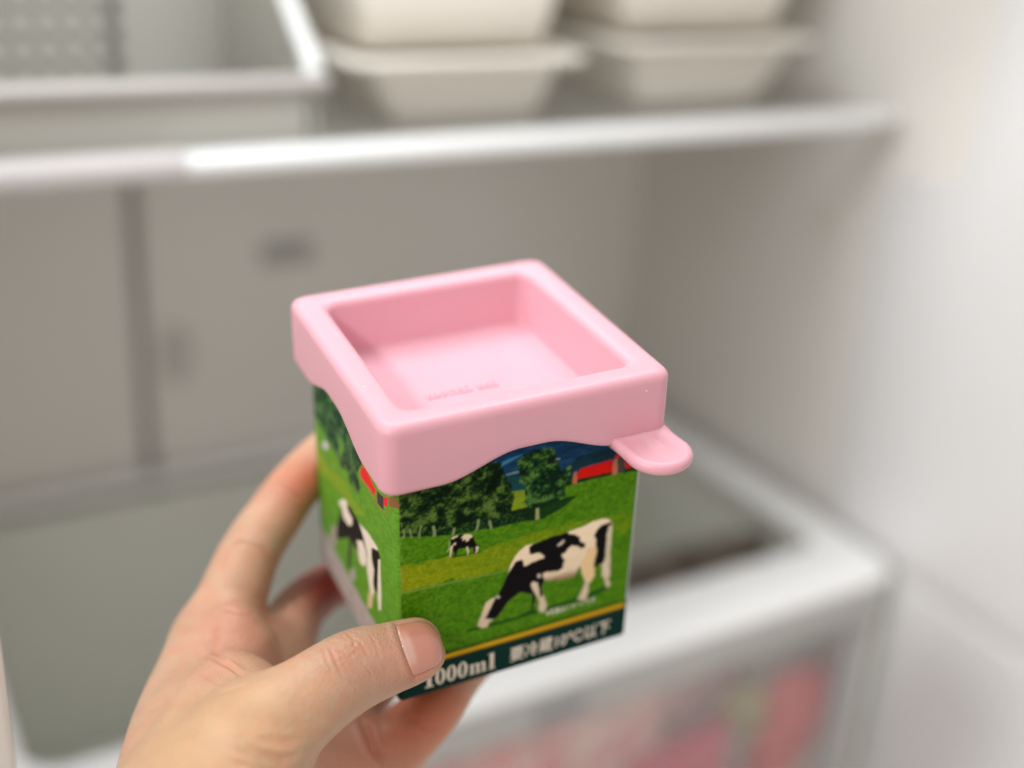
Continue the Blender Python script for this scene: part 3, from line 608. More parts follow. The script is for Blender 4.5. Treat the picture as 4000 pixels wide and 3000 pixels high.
    for q in (.25, .56):
        P.append(([(x + q + .0, .48), (x + q + .10, .57), (x + q + .14, .50), (x + q + .14, .06), (x + q + .09, .04), (x + q + .09, 0), (x + q + .39, 0), (x + q + .39, .04), (x + q + .31, .06), (x + q + .31, .54), (x + q + .24, .65), (x + q + .14, .66), (x + q, .56)], None))
    x = 3.32
    P.append(([(x, 0), (x + .38, 0), (x + .38, .05), (x + .30, .08), (x + .30, 1.03), (x, 1.0), (x, .94), (x + .09, .92), (x + .09, .08), (x, .05)], None))
    emit_poly('volume_lettering', P, 7.3, 2.55, 5.65)
    def text(name, body, u0, v0, width, height, bold):
        cu = bpy.data.curves.new(name, 'FONT'); cu.body = body; cu.size = 1; cu.offset = bold; cu.resolution_u = 3
        o = bpy.data.objects.new(name, cu); COL.objects.link(o)
        dg = bpy.context.evaluated_depsgraph_get(); me = bpy.data.meshes.new_from_object(o.evaluated_get(dg))
        bpy.data.objects.remove(o)
        co = np.array([v.co[:] for v in me.vertices])
        if len(co) == 0: print('EMPTY TEXT', body); return
        lo, hi = co.min(0), co.max(0); print('text', name, lo, hi, len(co))
        for v in me.vertices:
            uu = u0 + (v.co.x - lo[0]) / (hi[0] - lo[0]) * width; w = v0 + (v.co.y - lo[1]) / (hi[1] - lo[1]) * height
            v.co = ((uu - 35) * .001, (-35.0 - dy(uu, w) - .04) * .001, (w + ZB) * .001)
        link(name, me, white, root, False)
    text('storage_lettering', '要冷蔵10℃以下', 32.8, 2.85, 31.8, 5.3, .012)
    text('caption_lettering', '※写真はイメージです', 43.3, 15.9, 15.6, 2.3, .012)
    return root
carton()

# ------------------------------------------------------------------ silicone lid
def lid():
    pink = mat('pink silicone', (0.73, 0.392, 0.462), 0.40, 0.015, 60, 0.05, 1500, sss=.35, srad=(1, .45, .5), sscale=.0025, spec=.4)
    def zb(x, y):
        q = x if abs(y) > abs(x) else y                       # position along the side
        a = abs(q)
        t = max(0.0, min(1.0, (24.5 - a) / 21.0)); t = t * t * (3 - 2 * t)
        return -19.0 + 5.6 * t
    NC, NS = 8, 36
    def lp(h, r, z, f=0.0):
        if z == 'b': return rrect(h, h, r, 0, 0, 0, NC, NS, lambda x, y: zb(x, y) + f)
        return rrect(h, h, r, z, 0, 0, NC, NS)
    L = [lp(36.2, 1.8, -3.5), lp(36.3, 1.8, 'b', .9), lp(36.6, 2, 'b', .2), lp(37.2, 2.2, 'b', 0), lp(38.6, 3.4, 'b', 0), lp(39.1, 3.8, 'b', .25), lp(39.4, 4, 'b', .7), lp(39.5, 4, 'b', 1.6), lp(39.45, 4, -8), lp(39.4, 4, -5)]
    R_ = 2.5
    for k in range(0, 9):
        a = math.radians(90 * k / 8); L.append(lp(39.4 - R_ + R_ * math.cos(a), 4.0 - .6 * k / 8, -R_ + R_ * math.sin(a)))
    hi = 31.0; ri = 2.7
    for k in range(0, 8):
        a = math.radians(90 * k / 7); L.append(lp(hi + ri - ri * math.sin(a), 3.6 - .2 * k / 7, -ri + ri * math.cos(a)))
    L += [lp(30.5, 3.2, -6), lp(29.9, 3.1, -10), lp(29.3, 3.0, -14.2)]
    rf = 1.3
    for k in range(1, 7):
        a = math.radians(90 * k / 6); L.append(lp(29.2 - rf + rf * math.cos(a), 2.8 - .8 * k / 6, -14.7 - rf * math.sin(a)))
    L += [lp(20, 1.6, -16.95), lp(8, .8, -16.95)]
    bm = bmesh.new(); loft(bm, L, cap1=True)
    for v in bm.verts: v.co *= .001
    o = from_bm('carton_lid', bm, pink); o.matrix_world = cm
    tag(o, 'pink silicone square lid with recessed tray and wavy skirt, on top of the milk carton', 'lid')
    # pull tab: rounded tongue with a raised rim
    bm = bmesh.new(); cx, w = 31.6, 8.9; y0, yc = -37.5, -47.4
    def outline(d):
        P = []
        for k in range(41):
            a = math.pi + math.pi * k / 40; P.append((cx + (w + d) * math.cos(a), yc + (w + d) * .96 * math.sin(a)))
        P.append((39.9 + d, -42.5)); P.append((39.2 + d * .5, y0)); P.append((cx, y0)); P.append((cx - w - d - .8, y0)); P.append((cx - w - d - .15, -42))
        return P
    loops = []
    tabp = [(-6.5, -17.1), (-4.2, -17.08), (-3.1, -17.0), (-2.4, -16.85), (-1.8, -16.74)] + [(-1.75 + 1.75 * math.cos(math.radians(q)), -18.45 + 1.75 * math.sin(math.radians(q))) for q in range(75, -91, -15)] + [(-5, -20.2)]
    for d, z in tabp:
        loops.append([(x, y, z + (.7 * max(0, min(1, (y + 42.5) / 5.0)) ** 2 if z > -18 else 0)) for x, y in outline(d)])
    loft(bm, loops, cap0=True, cap1=True)
    for v in bm.verts: v.co *= .001
    from_bm('pull_tab', bm, pink, o)
    # raised lettering on the tray floor
    def poly_text():
        G = {}
        G['i'] = [[(0, 0), (.34, 0), (.34, .05), (.27, .06), (.27, .64), (0, .62), (0, .57), (.07, .55), (.07, .06), (0, .05)], [(.08, .76), (.26, .76), (.26, .94), (.08, .94)]]
        G['m'] = [[(0, 0), (.34, 0), (.34, .05), (.27, .06), (.27, .50), (.36, .56), (.42, .50), (.42, 0), (.64, 0), (.64, .50), (.73, .56), (.79, .50), (.79, .05), (.73, 0), (1.06, 0), (1.06, .05), (.99, .06), (.99, .54), (.92, .64), (.80, .66), (.64, .58), (.56, .66), (.42, .64), (.27, .58), (.27, .65), (0, .62), (0, .57), (.07, .55), (.07, .06), (0, .05)]]
        G['n'] = [[(0, 0), (.34, 0), (.34, .05), (.27, .06), (.27, .50), (.37, .56), (.44, .50), (.44, .06), (.38, .05), (.38, 0), (.71, 0), (.71, .05), (.64, .06), (.64, .54), (.56, .64), (.44, .66), (.27, .58), (.27, .65), (0, .62), (0, .57), (.07, .55), (.07, .06), (0, .05)]]
        G['t'] = [[(.10, .56), (0, .56), (0, .62), (.12, .66), (.22, .86), (.30, .86), (.30, .64), (.44, .64), (.44, .56), (.30, .56), (.30, .14), (.36, .08), (.44, .12), (.46, .08), (.34, -.01), (.18, 0), (.10, .10)]]
        G['o'] = ['ring']; G['a'] = [[(.06, .44), (.22, .46), (.24, .56), (.32, .59), (.38, .54), (.38, .40), (.14, .32), (.02, .20), (.04, .05), (.18, -.01), (.38, .08), (.44, 0), (.62, .02), (.66, .08), (.57, .10), (.57, .50), (.48, .62), (.32, .66), (.14, .62), (.05, .52)]]
        adv = {'m': 1.12, 'o': .68, 't': .48, 'a': .68, 'i': .40, ' ': .42, 'n': .76}
        return G, adv
    G, adv = poly_text(); bm = bmesh.new(); x = 0; s = 3.5; U0, V0 = -13.6, -2.3
    for ch in 'mottai nai':
        if ch != ' ':
            for poly in G[ch]:
                if poly == 'ring':
                    n = 20; A = []; B = []; A2 = []; B2 = []
                    for k in range(n):
                        a = 2 * math.pi * k / n
                        for lst, rx, ry, z in ((A, .30, .34, -16.62), (B, .12, .25, -16.62), (A2, .32, .36, -17.1), (B2, .10, .23, -17.1)):
                            lst.append(bm.verts.new((U0 + (x + .31 + rx * math.cos(a)) * s, V0 + (.32 + ry * math.sin(a)) * s, z)))
                    for k in range(n):
                        j = (k + 1) % n
                        for p, q in ((A, B), (A2, A), (B, B2)): bm.faces.new((p[k], p[j], q[j], q[k]))
                else:
                    a = [bm.verts.new((U0 + (x + px) * s, V0 + py * s, -16.62)) for px, py in poly]; b = [bm.verts.new((U0 + (x + px) * s, V0 + py * s, -17.1)) for px, py in poly]
                    bm.faces.new(a)
                    for i in range(len(poly)): bm.faces.new((b[i], b[(i + 1) % len(poly)], a[(i + 1) % len(poly)], a[i]))
        x += adv[ch]
    for v in bm.verts: v.co *= .001
    from_bm('raised_lettering', bm, pink, o, False)
    # tiny specks of lint on the rim
    lint = mat('lint', (.9, .88, .85), .5)
    for (px, py, pz, rr) in ((-21.2, -37.6, -.5, .20), (-36.4, -17.5, -.05, .18), (31.5, -39.4, -4.2, .20), (12.4, -36.1, -.1, .13), (-33.8, 12.2, -.05, .13), (-2.0, -39.45, -11.0, .12), (21.0, 35.5, -.05, .13), (-8.6, -12.2, -16.9, .10)):
        bm = bmesh.new(); bmesh.ops.create_icosphere(bm, subdivisions=2, radius=rr * .001, matrix=Matrix.Translation((px * .001, py * .001, pz * .001)) @ Matrix.Diagonal((1.5, .8, .7, 1)))
        from_bm('lint_speck', bm, lint, o)
    return o
lid()

# ------------------------------------------------------------------ the hand
HAND_GROUPS = [
    # palm
    (0, 6, [((86.2, 282.5, -201.8), (88.0, 279.6, -205.6), 8.5, 9.0),
        ((57.3, 233.1, -219.1), (60.0, 241.8, -219.2), 18.0, 17.0),
        ((60.0, 241.8, -219.2), (62.6, 250.6, -219.4), 17.0, 15.9),
        ((62.6, 250.6, -219.4), (65.4, 259.2, -219.4), 15.9, 14.9),
        ((65.4, 259.2, -219.4), (68.5, 267.1, -218.8), 14.9, 14.0),
        ((68.5, 267.1, -218.8), (72.2, 274.0, -217.3), 14.0, 13.2),
        ((72.2, 274.0, -217.3), (76.2, 280.1, -215.1), 13.2, 12.4),
        ((76.2, 280.1, -215.1), (80.5, 286.0, -212.7), 12.4, 11.7),
        ((80.5, 286.0, -212.7), (84.6, 292.0, -210.4), 11.7, 11.0),
        ((57.3, 233.1, -219.1), (96.1, 287.9, -219.8), 18.0, 11.5),
        ((76.0, 232.8, -237.5), (108.5, 275.1, -230.3), 20.0, 11.0),
        ((76.0, 232.8, -237.5), (114.9, 250.7, -235.6), 20.0, 10.0),
        ((84.6, 292.0, -210.4), (96.1, 287.9, -219.8), 11.0, 11.5),
        ((96.1, 287.9, -219.8), (108.5, 275.1, -230.3), 11.5, 11.0),
        ((108.5, 275.1, -230.3), (114.9, 250.7, -235.6), 11.0, 10.0),
        ((57.3, 233.1, -219.1), (76.0, 232.8, -237.5), 18.0, 20.0),
        ((57.3, 233.1, -219.1), (41.3, 191.4, -217.5), 18.0, 25.0),
        ((41.3, 191.4, -217.5), (-7.2, 64.4, -217.7), 25.0, 28.0),
        ((57.6, 194.7, -242.1), (-7.2, 64.4, -217.7), 25.0, 28.0),
        ((76.0, 232.8, -237.5), (57.6, 194.7, -242.1), 20.0, 25.0),
        ((41.3, 191.4, -217.5), (57.6, 194.7, -242.1), 25.0, 25.0)]),
    # thumb
    (6, 0.4, [((57.3, 233.1, -219.1), (57.2, 229.8, -215.7), 18.0, 18.4),
        ((57.2, 229.8, -215.7), (56.9, 226.2, -212.2), 18.4, 18.8),
        ((56.9, 226.2, -212.2), (57.0, 223.2, -208.8), 18.8, 19.1),
        ((57.0, 223.2, -208.8), (57.9, 221.4, -206.0), 19.1, 19.0),
        ((57.9, 221.4, -206.0), (60.0, 221.5, -203.7), 19.0, 18.4),
        ((60.0, 221.5, -203.7), (63.0, 222.8, -201.9), 18.4, 17.5),
        ((63.0, 222.8, -201.9), (66.3, 224.6, -200.2), 17.5, 16.5),
        ((66.3, 224.6, -200.2), (69.2, 225.8, -198.5), 16.5, 15.5),
        ((69.2, 225.8, -198.5), (71.6, 226.2, -196.5), 15.5, 14.6),
        ((71.6, 226.2, -196.5), (73.7, 226.4, -194.5), 14.6, 13.8),
        ((73.7, 226.4, -194.5), (75.9, 226.5, -192.5), 13.8, 13.0),
        ((75.9, 226.5, -192.5), (78.2, 226.7, -190.9), 13.0, 12.3),
        ((78.2, 226.7, -190.9), (80.7, 227.0, -189.6), 12.3, 11.7),
        ((80.7, 227.0, -189.6), (83.4, 227.3, -188.5), 11.7, 11.2),
        ((83.4, 227.3, -188.5), (86.2, 227.7, -187.6), 11.2, 10.8),
        ((86.2, 227.7, -187.6), (89.0, 228.3, -186.9), 10.8, 10.5),
        ((89.0, 228.3, -186.9), (91.9, 229.2, -186.4), 10.5, 10.3),
        ((91.9, 229.2, -186.4), (94.9, 230.2, -186.2), 10.3, 10.2),
        ((94.9, 230.2, -186.2), (97.8, 231.2, -186.0), 10.2, 10.1),
        ((97.8, 231.2, -186.0), (100.6, 231.9, -185.9), 10.1, 10.0),
        ((100.6, 231.9, -185.9), (103.2, 232.3, -185.8), 10.0, 9.8),
        ((103.2, 232.3, -185.8), (105.7, 232.4, -185.8), 9.8, 9.5),
        ((105.7, 232.4, -185.8), (108.0, 232.4, -185.8), 9.5, 9.2),
        ((108.0, 232.4, -185.8), (110.2, 232.5, -185.8), 9.2, 8.9),
        ((110.2, 232.5, -185.8), (112.1, 232.6, -185.8), 8.9, 8.7),
        ((112.1, 232.6, -185.8), (113.9, 232.6, -185.8), 8.7, 8.6),
        ((113.9, 232.6, -185.8), (115.6, 232.7, -185.8), 8.6, 8.4),
        ((115.6, 232.7, -185.8), (117.4, 232.8, -185.8), 8.4, 8.3)]),
    # web
    (7, 5, [((74.0, 251.4, -202.7), (77.2, 237.2, -196.5), 10.5, 11.0),
        ((67.1, 243.1, -204.6), (72.0, 229.6, -197.6), 11.0, 13.0),
        ((60.5, 231.5, -205.5), (64.4, 221.9, -201.9), 13.0, 15.0),
        ((78.6, 255.4, -201.7), (77.5, 254.5, -201.9), 9.0, 9.4),
        ((77.5, 254.5, -201.9), (76.4, 253.7, -202.1), 9.4, 9.8),
        ((76.4, 253.7, -202.1), (75.3, 252.7, -202.4), 9.8, 10.2),
        ((75.3, 252.7, -202.4), (74.0, 251.4, -202.7), 10.2, 10.5),
        ((74.0, 251.4, -202.7), (72.4, 249.7, -203.1), 10.5, 10.7),
        ((72.4, 249.7, -203.1), (70.7, 247.7, -203.7), 10.7, 10.7),
        ((70.7, 247.7, -203.7), (68.9, 245.5, -204.2), 10.7, 10.8),
        ((68.9, 245.5, -204.2), (67.1, 243.1, -204.6), 10.8, 11.0),
        ((67.1, 243.1, -204.6), (65.5, 240.5, -204.9), 11.0, 11.4),
        ((65.5, 240.5, -204.9), (63.8, 237.5, -205.1), 11.4, 11.9),
        ((63.8, 237.5, -205.1), (62.2, 234.5, -205.3), 11.9, 12.5),
        ((62.2, 234.5, -205.3), (60.5, 231.5, -205.5), 12.5, 13.0),
        ((69.5, 258.3, -209.6), (75.9, 241.2, -200.2), 12.0, 11.0),
        ((84.6, 292.0, -210.4), (77.7, 259.9, -206.4), 11.0, 10.0),
        ((77.7, 259.9, -206.4), (83.1, 243.4, -197.4), 10.0, 7.0),
        ((69.5, 258.3, -209.6), (77.7, 259.9, -206.4), 12.0, 10.0),
        ((66.9, 241.7, -210.3), (75.9, 241.2, -200.2), 14.0, 11.0)]),
    # index
    (4, 0.4, [((84.6, 292.0, -210.4), (86.3, 293.8, -208.0), 11.0, 10.8),
        ((86.3, 293.8, -208.0), (87.9, 295.5, -205.5), 10.8, 10.5),
        ((87.9, 295.5, -205.5), (89.6, 297.3, -203.1), 10.5, 10.3),
        ((89.6, 297.3, -203.1), (91.5, 299.0, -200.7), 10.3, 10.0),
        ((91.5, 299.0, -200.7), (93.4, 300.6, -198.2), 10.0, 9.7),
        ((93.4, 300.6, -198.2), (95.4, 302.2, -195.6), 9.7, 9.4),
        ((95.4, 302.2, -195.6), (97.4, 303.8, -193.1), 9.4, 9.1),
        ((97.4, 303.8, -193.1), (99.6, 305.3, -190.9), 9.1, 8.9),
        ((99.6, 305.3, -190.9), (101.8, 306.7, -188.9), 8.9, 8.7),
        ((101.8, 306.7, -188.9), (104.2, 308.1, -187.2), 8.7, 8.6),
        ((104.2, 308.1, -187.2), (106.5, 309.4, -185.7), 8.6, 8.5),
        ((106.5, 309.4, -185.7), (108.7, 310.6, -184.2), 8.5, 8.4),
        ((108.7, 310.6, -184.2), (110.6, 311.7, -182.8), 8.4, 8.3),
        ((110.6, 311.7, -182.8), (112.2, 312.6, -181.5), 8.3, 8.2),
        ((112.2, 312.6, -181.5), (113.9, 313.4, -180.1), 8.2, 8.1),
        ((113.9, 313.4, -180.1), (115.9, 314.1, -178.5), 8.1, 8.0),
        ((115.9, 314.1, -178.5), (118.4, 314.7, -176.6), 8.0, 7.9),
        ((118.4, 314.7, -176.6), (121.3, 315.3, -174.4), 7.9, 7.8),
        ((121.3, 315.3, -174.4), (124.1, 315.7, -172.2), 7.8, 7.6),
        ((124.1, 315.7, -172.2), (126.6, 315.9, -170.4), 7.6, 7.5),
        ((126.6, 315.9, -170.4), (128.5, 315.8, -168.9), 7.5, 7.3),
        ((128.5, 315.8, -168.9), (130.2, 315.6, -167.7), 7.3, 7.2),
        ((130.2, 315.6, -167.7), (131.6, 315.2, -166.6), 7.2, 7.0),
        ((131.6, 315.2, -166.6), (133.2, 314.9, -165.4), 7.0, 6.8)]),
    # middle
    (4, 0.4, [((96.1, 287.9, -219.8), (98.6, 289.4, -218.6), 11.5, 11.0),
        ((98.6, 289.4, -218.6), (101.0, 290.9, -217.4), 11.0, 10.4),
        ((101.0, 290.9, -217.4), (103.5, 292.5, -216.3), 10.4, 9.9),
        ((103.5, 292.5, -216.3), (105.8, 294.3, -215.5), 9.9, 9.4),
        ((105.8, 294.3, -215.5), (107.9, 296.5, -215.0), 9.4, 9.0),
        ((107.9, 296.5, -215.0), (109.8, 298.9, -214.8), 9.0, 8.7),
        ((109.8, 298.9, -214.8), (111.9, 301.4, -214.7), 8.7, 8.4),
        ((111.9, 301.4, -214.7), (114.2, 303.6, -214.5), 8.4, 8.1),
        ((114.2, 303.6, -214.5), (116.8, 305.7, -214.4), 8.1, 7.9),
        ((116.8, 305.7, -214.4), (119.7, 307.8, -214.3), 7.9, 7.7),
        ((119.7, 307.8, -214.3), (122.7, 309.5, -214.2), 7.7, 7.5),
        ((122.7, 309.5, -214.2), (126.1, 310.7, -213.9), 7.5, 7.4),
        ((126.1, 310.7, -213.9), (129.8, 311.1, -213.4), 7.4, 7.3),
        ((129.8, 311.1, -213.4), (134.0, 310.9, -212.7), 7.3, 7.3),
        ((134.0, 310.9, -212.7), (138.1, 310.4, -212.1), 7.3, 7.3),
        ((138.1, 310.4, -212.1), (141.9, 309.9, -211.5), 7.3, 7.2),
        ((141.9, 309.9, -211.5), (145.1, 309.4, -211.0), 7.2, 7.1),
        ((145.1, 309.4, -211.0), (148.0, 308.9, -210.6), 7.1, 7.0),
        ((148.0, 308.9, -210.6), (150.8, 308.3, -210.2), 7.0, 6.9),
        ((150.8, 308.3, -210.2), (153.6, 307.8, -209.8), 6.9, 6.8)]),
    # ring
    (3, 0.4, [((108.5, 275.1, -230.3), (110.9, 274.6, -229.6), 11.0, 10.7),
        ((110.9, 274.6, -229.6), (113.4, 274.1, -228.8), 10.7, 10.5),
        ((113.4, 274.1, -228.8), (115.8, 273.7, -228.0), 10.5, 10.2),
        ((115.8, 273.7, -228.0), (117.9, 273.3, -227.3), 10.2, 10.0),
        ((117.9, 273.3, -227.3), (119.2, 272.9, -226.9), 10.0, 9.8),
        ((119.2, 272.9, -226.9), (119.8, 272.4, -226.7), 9.8, 9.6),
        ((119.8, 272.4, -226.7), (121.0, 272.4, -226.2), 9.6, 9.5),
        ((121.0, 272.4, -226.2), (123.8, 273.5, -225.0), 9.5, 9.2),
        ((123.8, 273.5, -225.0), (129.3, 276.2, -222.5), 9.2, 8.8),
        ((129.3, 276.2, -222.5), (136.5, 280.3, -219.1), 8.8, 8.4),
        ((136.5, 280.3, -219.1), (144.0, 284.4, -215.8), 8.4, 7.9),
        ((144.0, 284.4, -215.8), (150.0, 287.2, -213.3), 7.9, 7.6),
        ((150.0, 287.2, -213.3), (154.0, 288.3, -212.0), 7.6, 7.4),
        ((154.0, 288.3, -212.0), (156.9, 288.4, -211.5), 7.4, 7.2),
        ((156.9, 288.4, -211.5), (159.4, 288.1, -211.2), 7.2, 7.1),
        ((159.4, 288.1, -211.2), (162.0, 288.0, -210.8), 7.1, 7.0)]),
    # pinky
    (3, 0.4, [((114.9, 250.7, -235.6), (116.6, 250.7, -234.7), 10.0, 9.8),
        ((116.6, 250.7, -234.7), (118.1, 250.8, -233.8), 9.8, 9.7),
        ((118.1, 250.8, -233.8), (119.8, 250.9, -232.8), 9.7, 9.5),
        ((119.8, 250.9, -232.8), (121.9, 251.0, -231.4), 9.5, 9.3),
        ((121.9, 251.0, -231.4), (124.4, 251.1, -229.7), 9.3, 9.1),
        ((124.4, 251.1, -229.7), (127.2, 251.1, -227.6), 9.1, 8.9),
        ((127.2, 251.1, -227.6), (130.2, 251.3, -225.4), 8.9, 8.6),
        ((130.2, 251.3, -225.4), (133.2, 251.9, -223.4), 8.6, 8.4),
        ((133.2, 251.9, -223.4), (136.4, 253.0, -221.5), 8.4, 8.1),
        ((136.4, 253.0, -221.5), (139.7, 254.5, -219.6), 8.1, 7.9),
        ((139.7, 254.5, -219.6), (143.1, 256.1, -217.9), 7.9, 7.6),
        ((143.1, 256.1, -217.9), (146.6, 257.6, -216.5), 7.6, 7.4),
        ((146.6, 257.6, -216.5), (150.3, 258.8, -215.3), 7.4, 7.2),
        ((150.3, 258.8, -215.3), (154.1, 259.9, -214.5), 7.2, 7.1),
        ((154.1, 259.9, -214.5), (158.0, 260.9, -213.8), 7.1, 6.9),
        ((158.0, 260.9, -213.8), (161.9, 262.0, -213.0), 6.9, 6.8)]),
]
CREASES = [
    (0.38, 0.70, [(109.7,311.7,-173.3),(110.5,309.7,-173.6),(111.4,308.2,-174.2),(112.4,307.1,-175.0),(114.0,306.2,-176.1),(115.7,305.8,-177.4),(117.6,306.1,-179.1)]),
    (0.41, 0.70, [(89.6,302.8,-188.0),(91.3,301.7,-186.5),(93.1,301.0,-185.4),(95.0,300.7,-184.5),(96.6,299.3,-184.9),(98.2,298.3,-185.4),(100.0,297.7,-186.2),(101.6,297.1,-187.7),(103.4,297.3,-189.6),(105.8,299.0,-192.5)]),
    (0.26, 0.60, [(96.1,298.8,-185.4),(97.4,297.7,-186.2),(98.7,296.9,-187.1),(100.1,296.4,-188.2),(101.5,296.3,-189.6),(103.0,296.7,-191.2),(105.0,298.5,-193.7)]),
    (0.41, 0.80, [(83.7,283.6,-193.6),(84.7,281.8,-193.3),(85.8,280.6,-193.4),(87.0,279.7,-193.7),(88.6,279.1,-194.3),(90.2,279.0,-195.1),(92.0,279.4,-196.3)]),
    (0.41, 0.70, [(72.6,275.6,-199.3),(73.2,273.7,-198.9),(73.6,271.6,-198.4),(73.7,268.3,-197.0),(73.7,264.8,-194.9),(73.3,260.4,-192.1),(73.4,257.8,-190.6),(73.8,254.4,-189.5),(74.5,252.1,-189.1),(75.1,249.8,-188.6),(75.4,245.7,-187.4),(74.6,238.6,-183.7),(73.9,231.8,-180.1)]),
    (0.38, 1.20, [(81.0,279.6,-194.8),(80.1,278.6,-195.5),(79.3,277.6,-196.2),(78.4,276.6,-196.8),(78.1,274.5,-197.1),(77.7,272.3,-197.3),(76.9,268.9,-196.6),(74.8,258.3,-190.6),(74.5,254.3,-189.4),(74.6,251.5,-189.0)]),
    (0.22, 0.60, [(74.3,255.5,-189.7),(74.7,253.3,-189.2),(75.1,251.5,-189.0),(75.5,249.5,-188.6),(75.6,247.2,-187.9),(75.5,244.2,-186.7),(75.0,239.8,-184.4)]),
    (0.26, 0.60, [(73.5,230.1,-179.7),(72.1,230.7,-180.3),(70.8,231.4,-180.9),(69.5,232.2,-181.6),(68.2,233.4,-182.6),(67.1,234.9,-183.9),(66.3,237.8,-186.1)]),
    (0.38, 0.90, [(67.2,216.8,-184.6),(68.3,215.7,-185.3),(69.5,214.7,-186.1),(70.7,213.8,-187.1),(72.2,213.5,-187.6),(73.7,213.3,-188.2),(75.2,213.1,-189.0),(76.9,213.3,-189.5),(78.6,213.6,-190.1),(80.4,214.1,-190.9)]),
    (0.38, 0.90, [(64.3,216.5,-184.7),(66.2,214.9,-185.5),(68.2,213.7,-186.6),(70.3,212.7,-187.9),(72.8,212.5,-189.0),(75.3,212.5,-190.3),(77.9,212.8,-191.9)]),
    (0.30, 0.80, [(70.1,217.1,-184.2),(71.3,216.1,-184.8),(72.6,215.3,-185.5),(73.9,214.6,-186.3),(75.7,214.4,-186.9),(77.6,214.3,-187.7),(79.5,214.4,-188.6)]),
    (0.30, 0.80, [(62.5,214.0,-185.8),(64.3,212.9,-186.4),(66.1,212.1,-187.2),(68.0,211.4,-188.2),(70.1,211.2,-189.2),(72.2,211.2,-190.4),(74.5,211.4,-191.8)]),
    (0.22, 0.70, [(72.6,216.2,-184.5),(73.7,215.7,-184.9),(74.8,215.3,-185.4),(76.0,215.0,-185.9),(77.5,214.9,-186.4),(79.2,215.0,-186.9),(80.8,215.1,-187.5)]),
    (0.12, 0.45, [(94.3,232.1,-176.1),(93.9,230.2,-175.9),(93.6,228.6,-176.0),(93.4,227.3,-176.2),(93.4,226.0,-176.6),(93.4,224.9,-177.0),(93.5,223.9,-177.6),(93.4,222.9,-178.2),(93.4,222.1,-179.0),(93.4,221.3,-179.8)]),
    (0.12, 0.42, [(100.3,235.7,-176.6),(100.1,233.6,-176.0),(100.1,232.1,-175.8),(99.9,230.5,-175.9),(99.7,229.3,-176.1),(99.6,228.1,-176.4)]),
    (0.11, 0.42, [(100.3,232.5,-175.8),(100.6,231.1,-175.8),(101.0,229.9,-176.0),(101.4,228.9,-176.3),(101.5,227.5,-176.8),(101.7,226.4,-177.5),(102.0,225.4,-178.3)]),
    (0.11, 0.40, [(92.7,225.6,-176.7),(94.1,225.7,-176.8),(95.5,225.8,-176.9),(96.9,225.9,-177.0),(98.3,226.6,-176.9),(99.6,227.2,-176.8),(100.9,227.9,-176.6)]),
    (0.11, 0.42, [(93.2,223.1,-178.1),(93.9,222.4,-178.8),(94.7,221.8,-179.6),(95.5,221.4,-180.6),(96.6,221.3,-181.1),(97.6,221.4,-181.6),(98.7,221.5,-182.3)]),
    (0.10, 0.40, [(92.4,231.2,-176.1),(91.9,229.1,-176.0),(91.6,227.4,-176.2),(91.3,226.0,-176.5),(91.4,224.9,-176.9),(91.4,223.9,-177.4),(91.6,222.9,-178.0)]),
    (0.10, 0.40, [(99.2,225.2,-177.9),(99.8,224.5,-178.6),(100.4,223.9,-179.4),(101.1,223.4,-180.2),(101.2,222.9,-181.1),(101.4,222.4,-182.1),(101.6,222.1,-183.1)]),
    (0.11, 0.40, [(94.8,228.2,-176.1),(96.1,228.2,-176.1),(97.3,228.3,-176.2),(98.5,228.4,-176.2),(99.4,229.1,-176.1),(100.2,229.7,-176.0),(101.0,230.4,-175.9)]),
    (0.08, 0.40, [(104.9,230.8,-176.2),(104.8,229.4,-176.5),(104.9,228.3,-176.9),(104.9,227.2,-177.5),(104.7,226.4,-178.1),(104.6,225.6,-178.7),(104.4,224.9,-179.4)]),
    (0.98, 1.10, [(114.3,257.9,-223.1),(114.0,255.7,-223.3),(113.6,253.5,-223.4),(113.3,251.3,-223.5),(112.9,249.2,-223.8),(112.7,247.3,-224.1),(112.5,245.5,-224.6),(112.8,243.5,-225.5),(113.3,241.8,-226.6),(113.8,240.5,-228.1)]),
    (0.30, 0.70, [(124.5,247.8,-219.6),(125.1,246.5,-220.0),(125.8,245.4,-220.6),(126.6,244.4,-221.3),(127.8,243.7,-221.9),(128.9,243.1,-222.6),(130.2,242.8,-223.5)]),
    (0.38, 0.80, [(109.0,301.6,-206.5),(109.2,299.2,-206.0),(109.6,297.4,-206.0),(110.0,295.9,-206.2),(110.9,294.3,-206.7),(112.0,293.2,-207.6),(113.2,292.6,-208.7)]),
    (0.22, 0.60, [(68.3,254.8,-190.9),(68.8,251.5,-190.0),(69.3,248.9,-189.4),(69.8,246.1,-188.7),(70.3,242.7,-187.2),(70.0,236.8,-183.7),(70.2,232.6,-181.6)]),
]
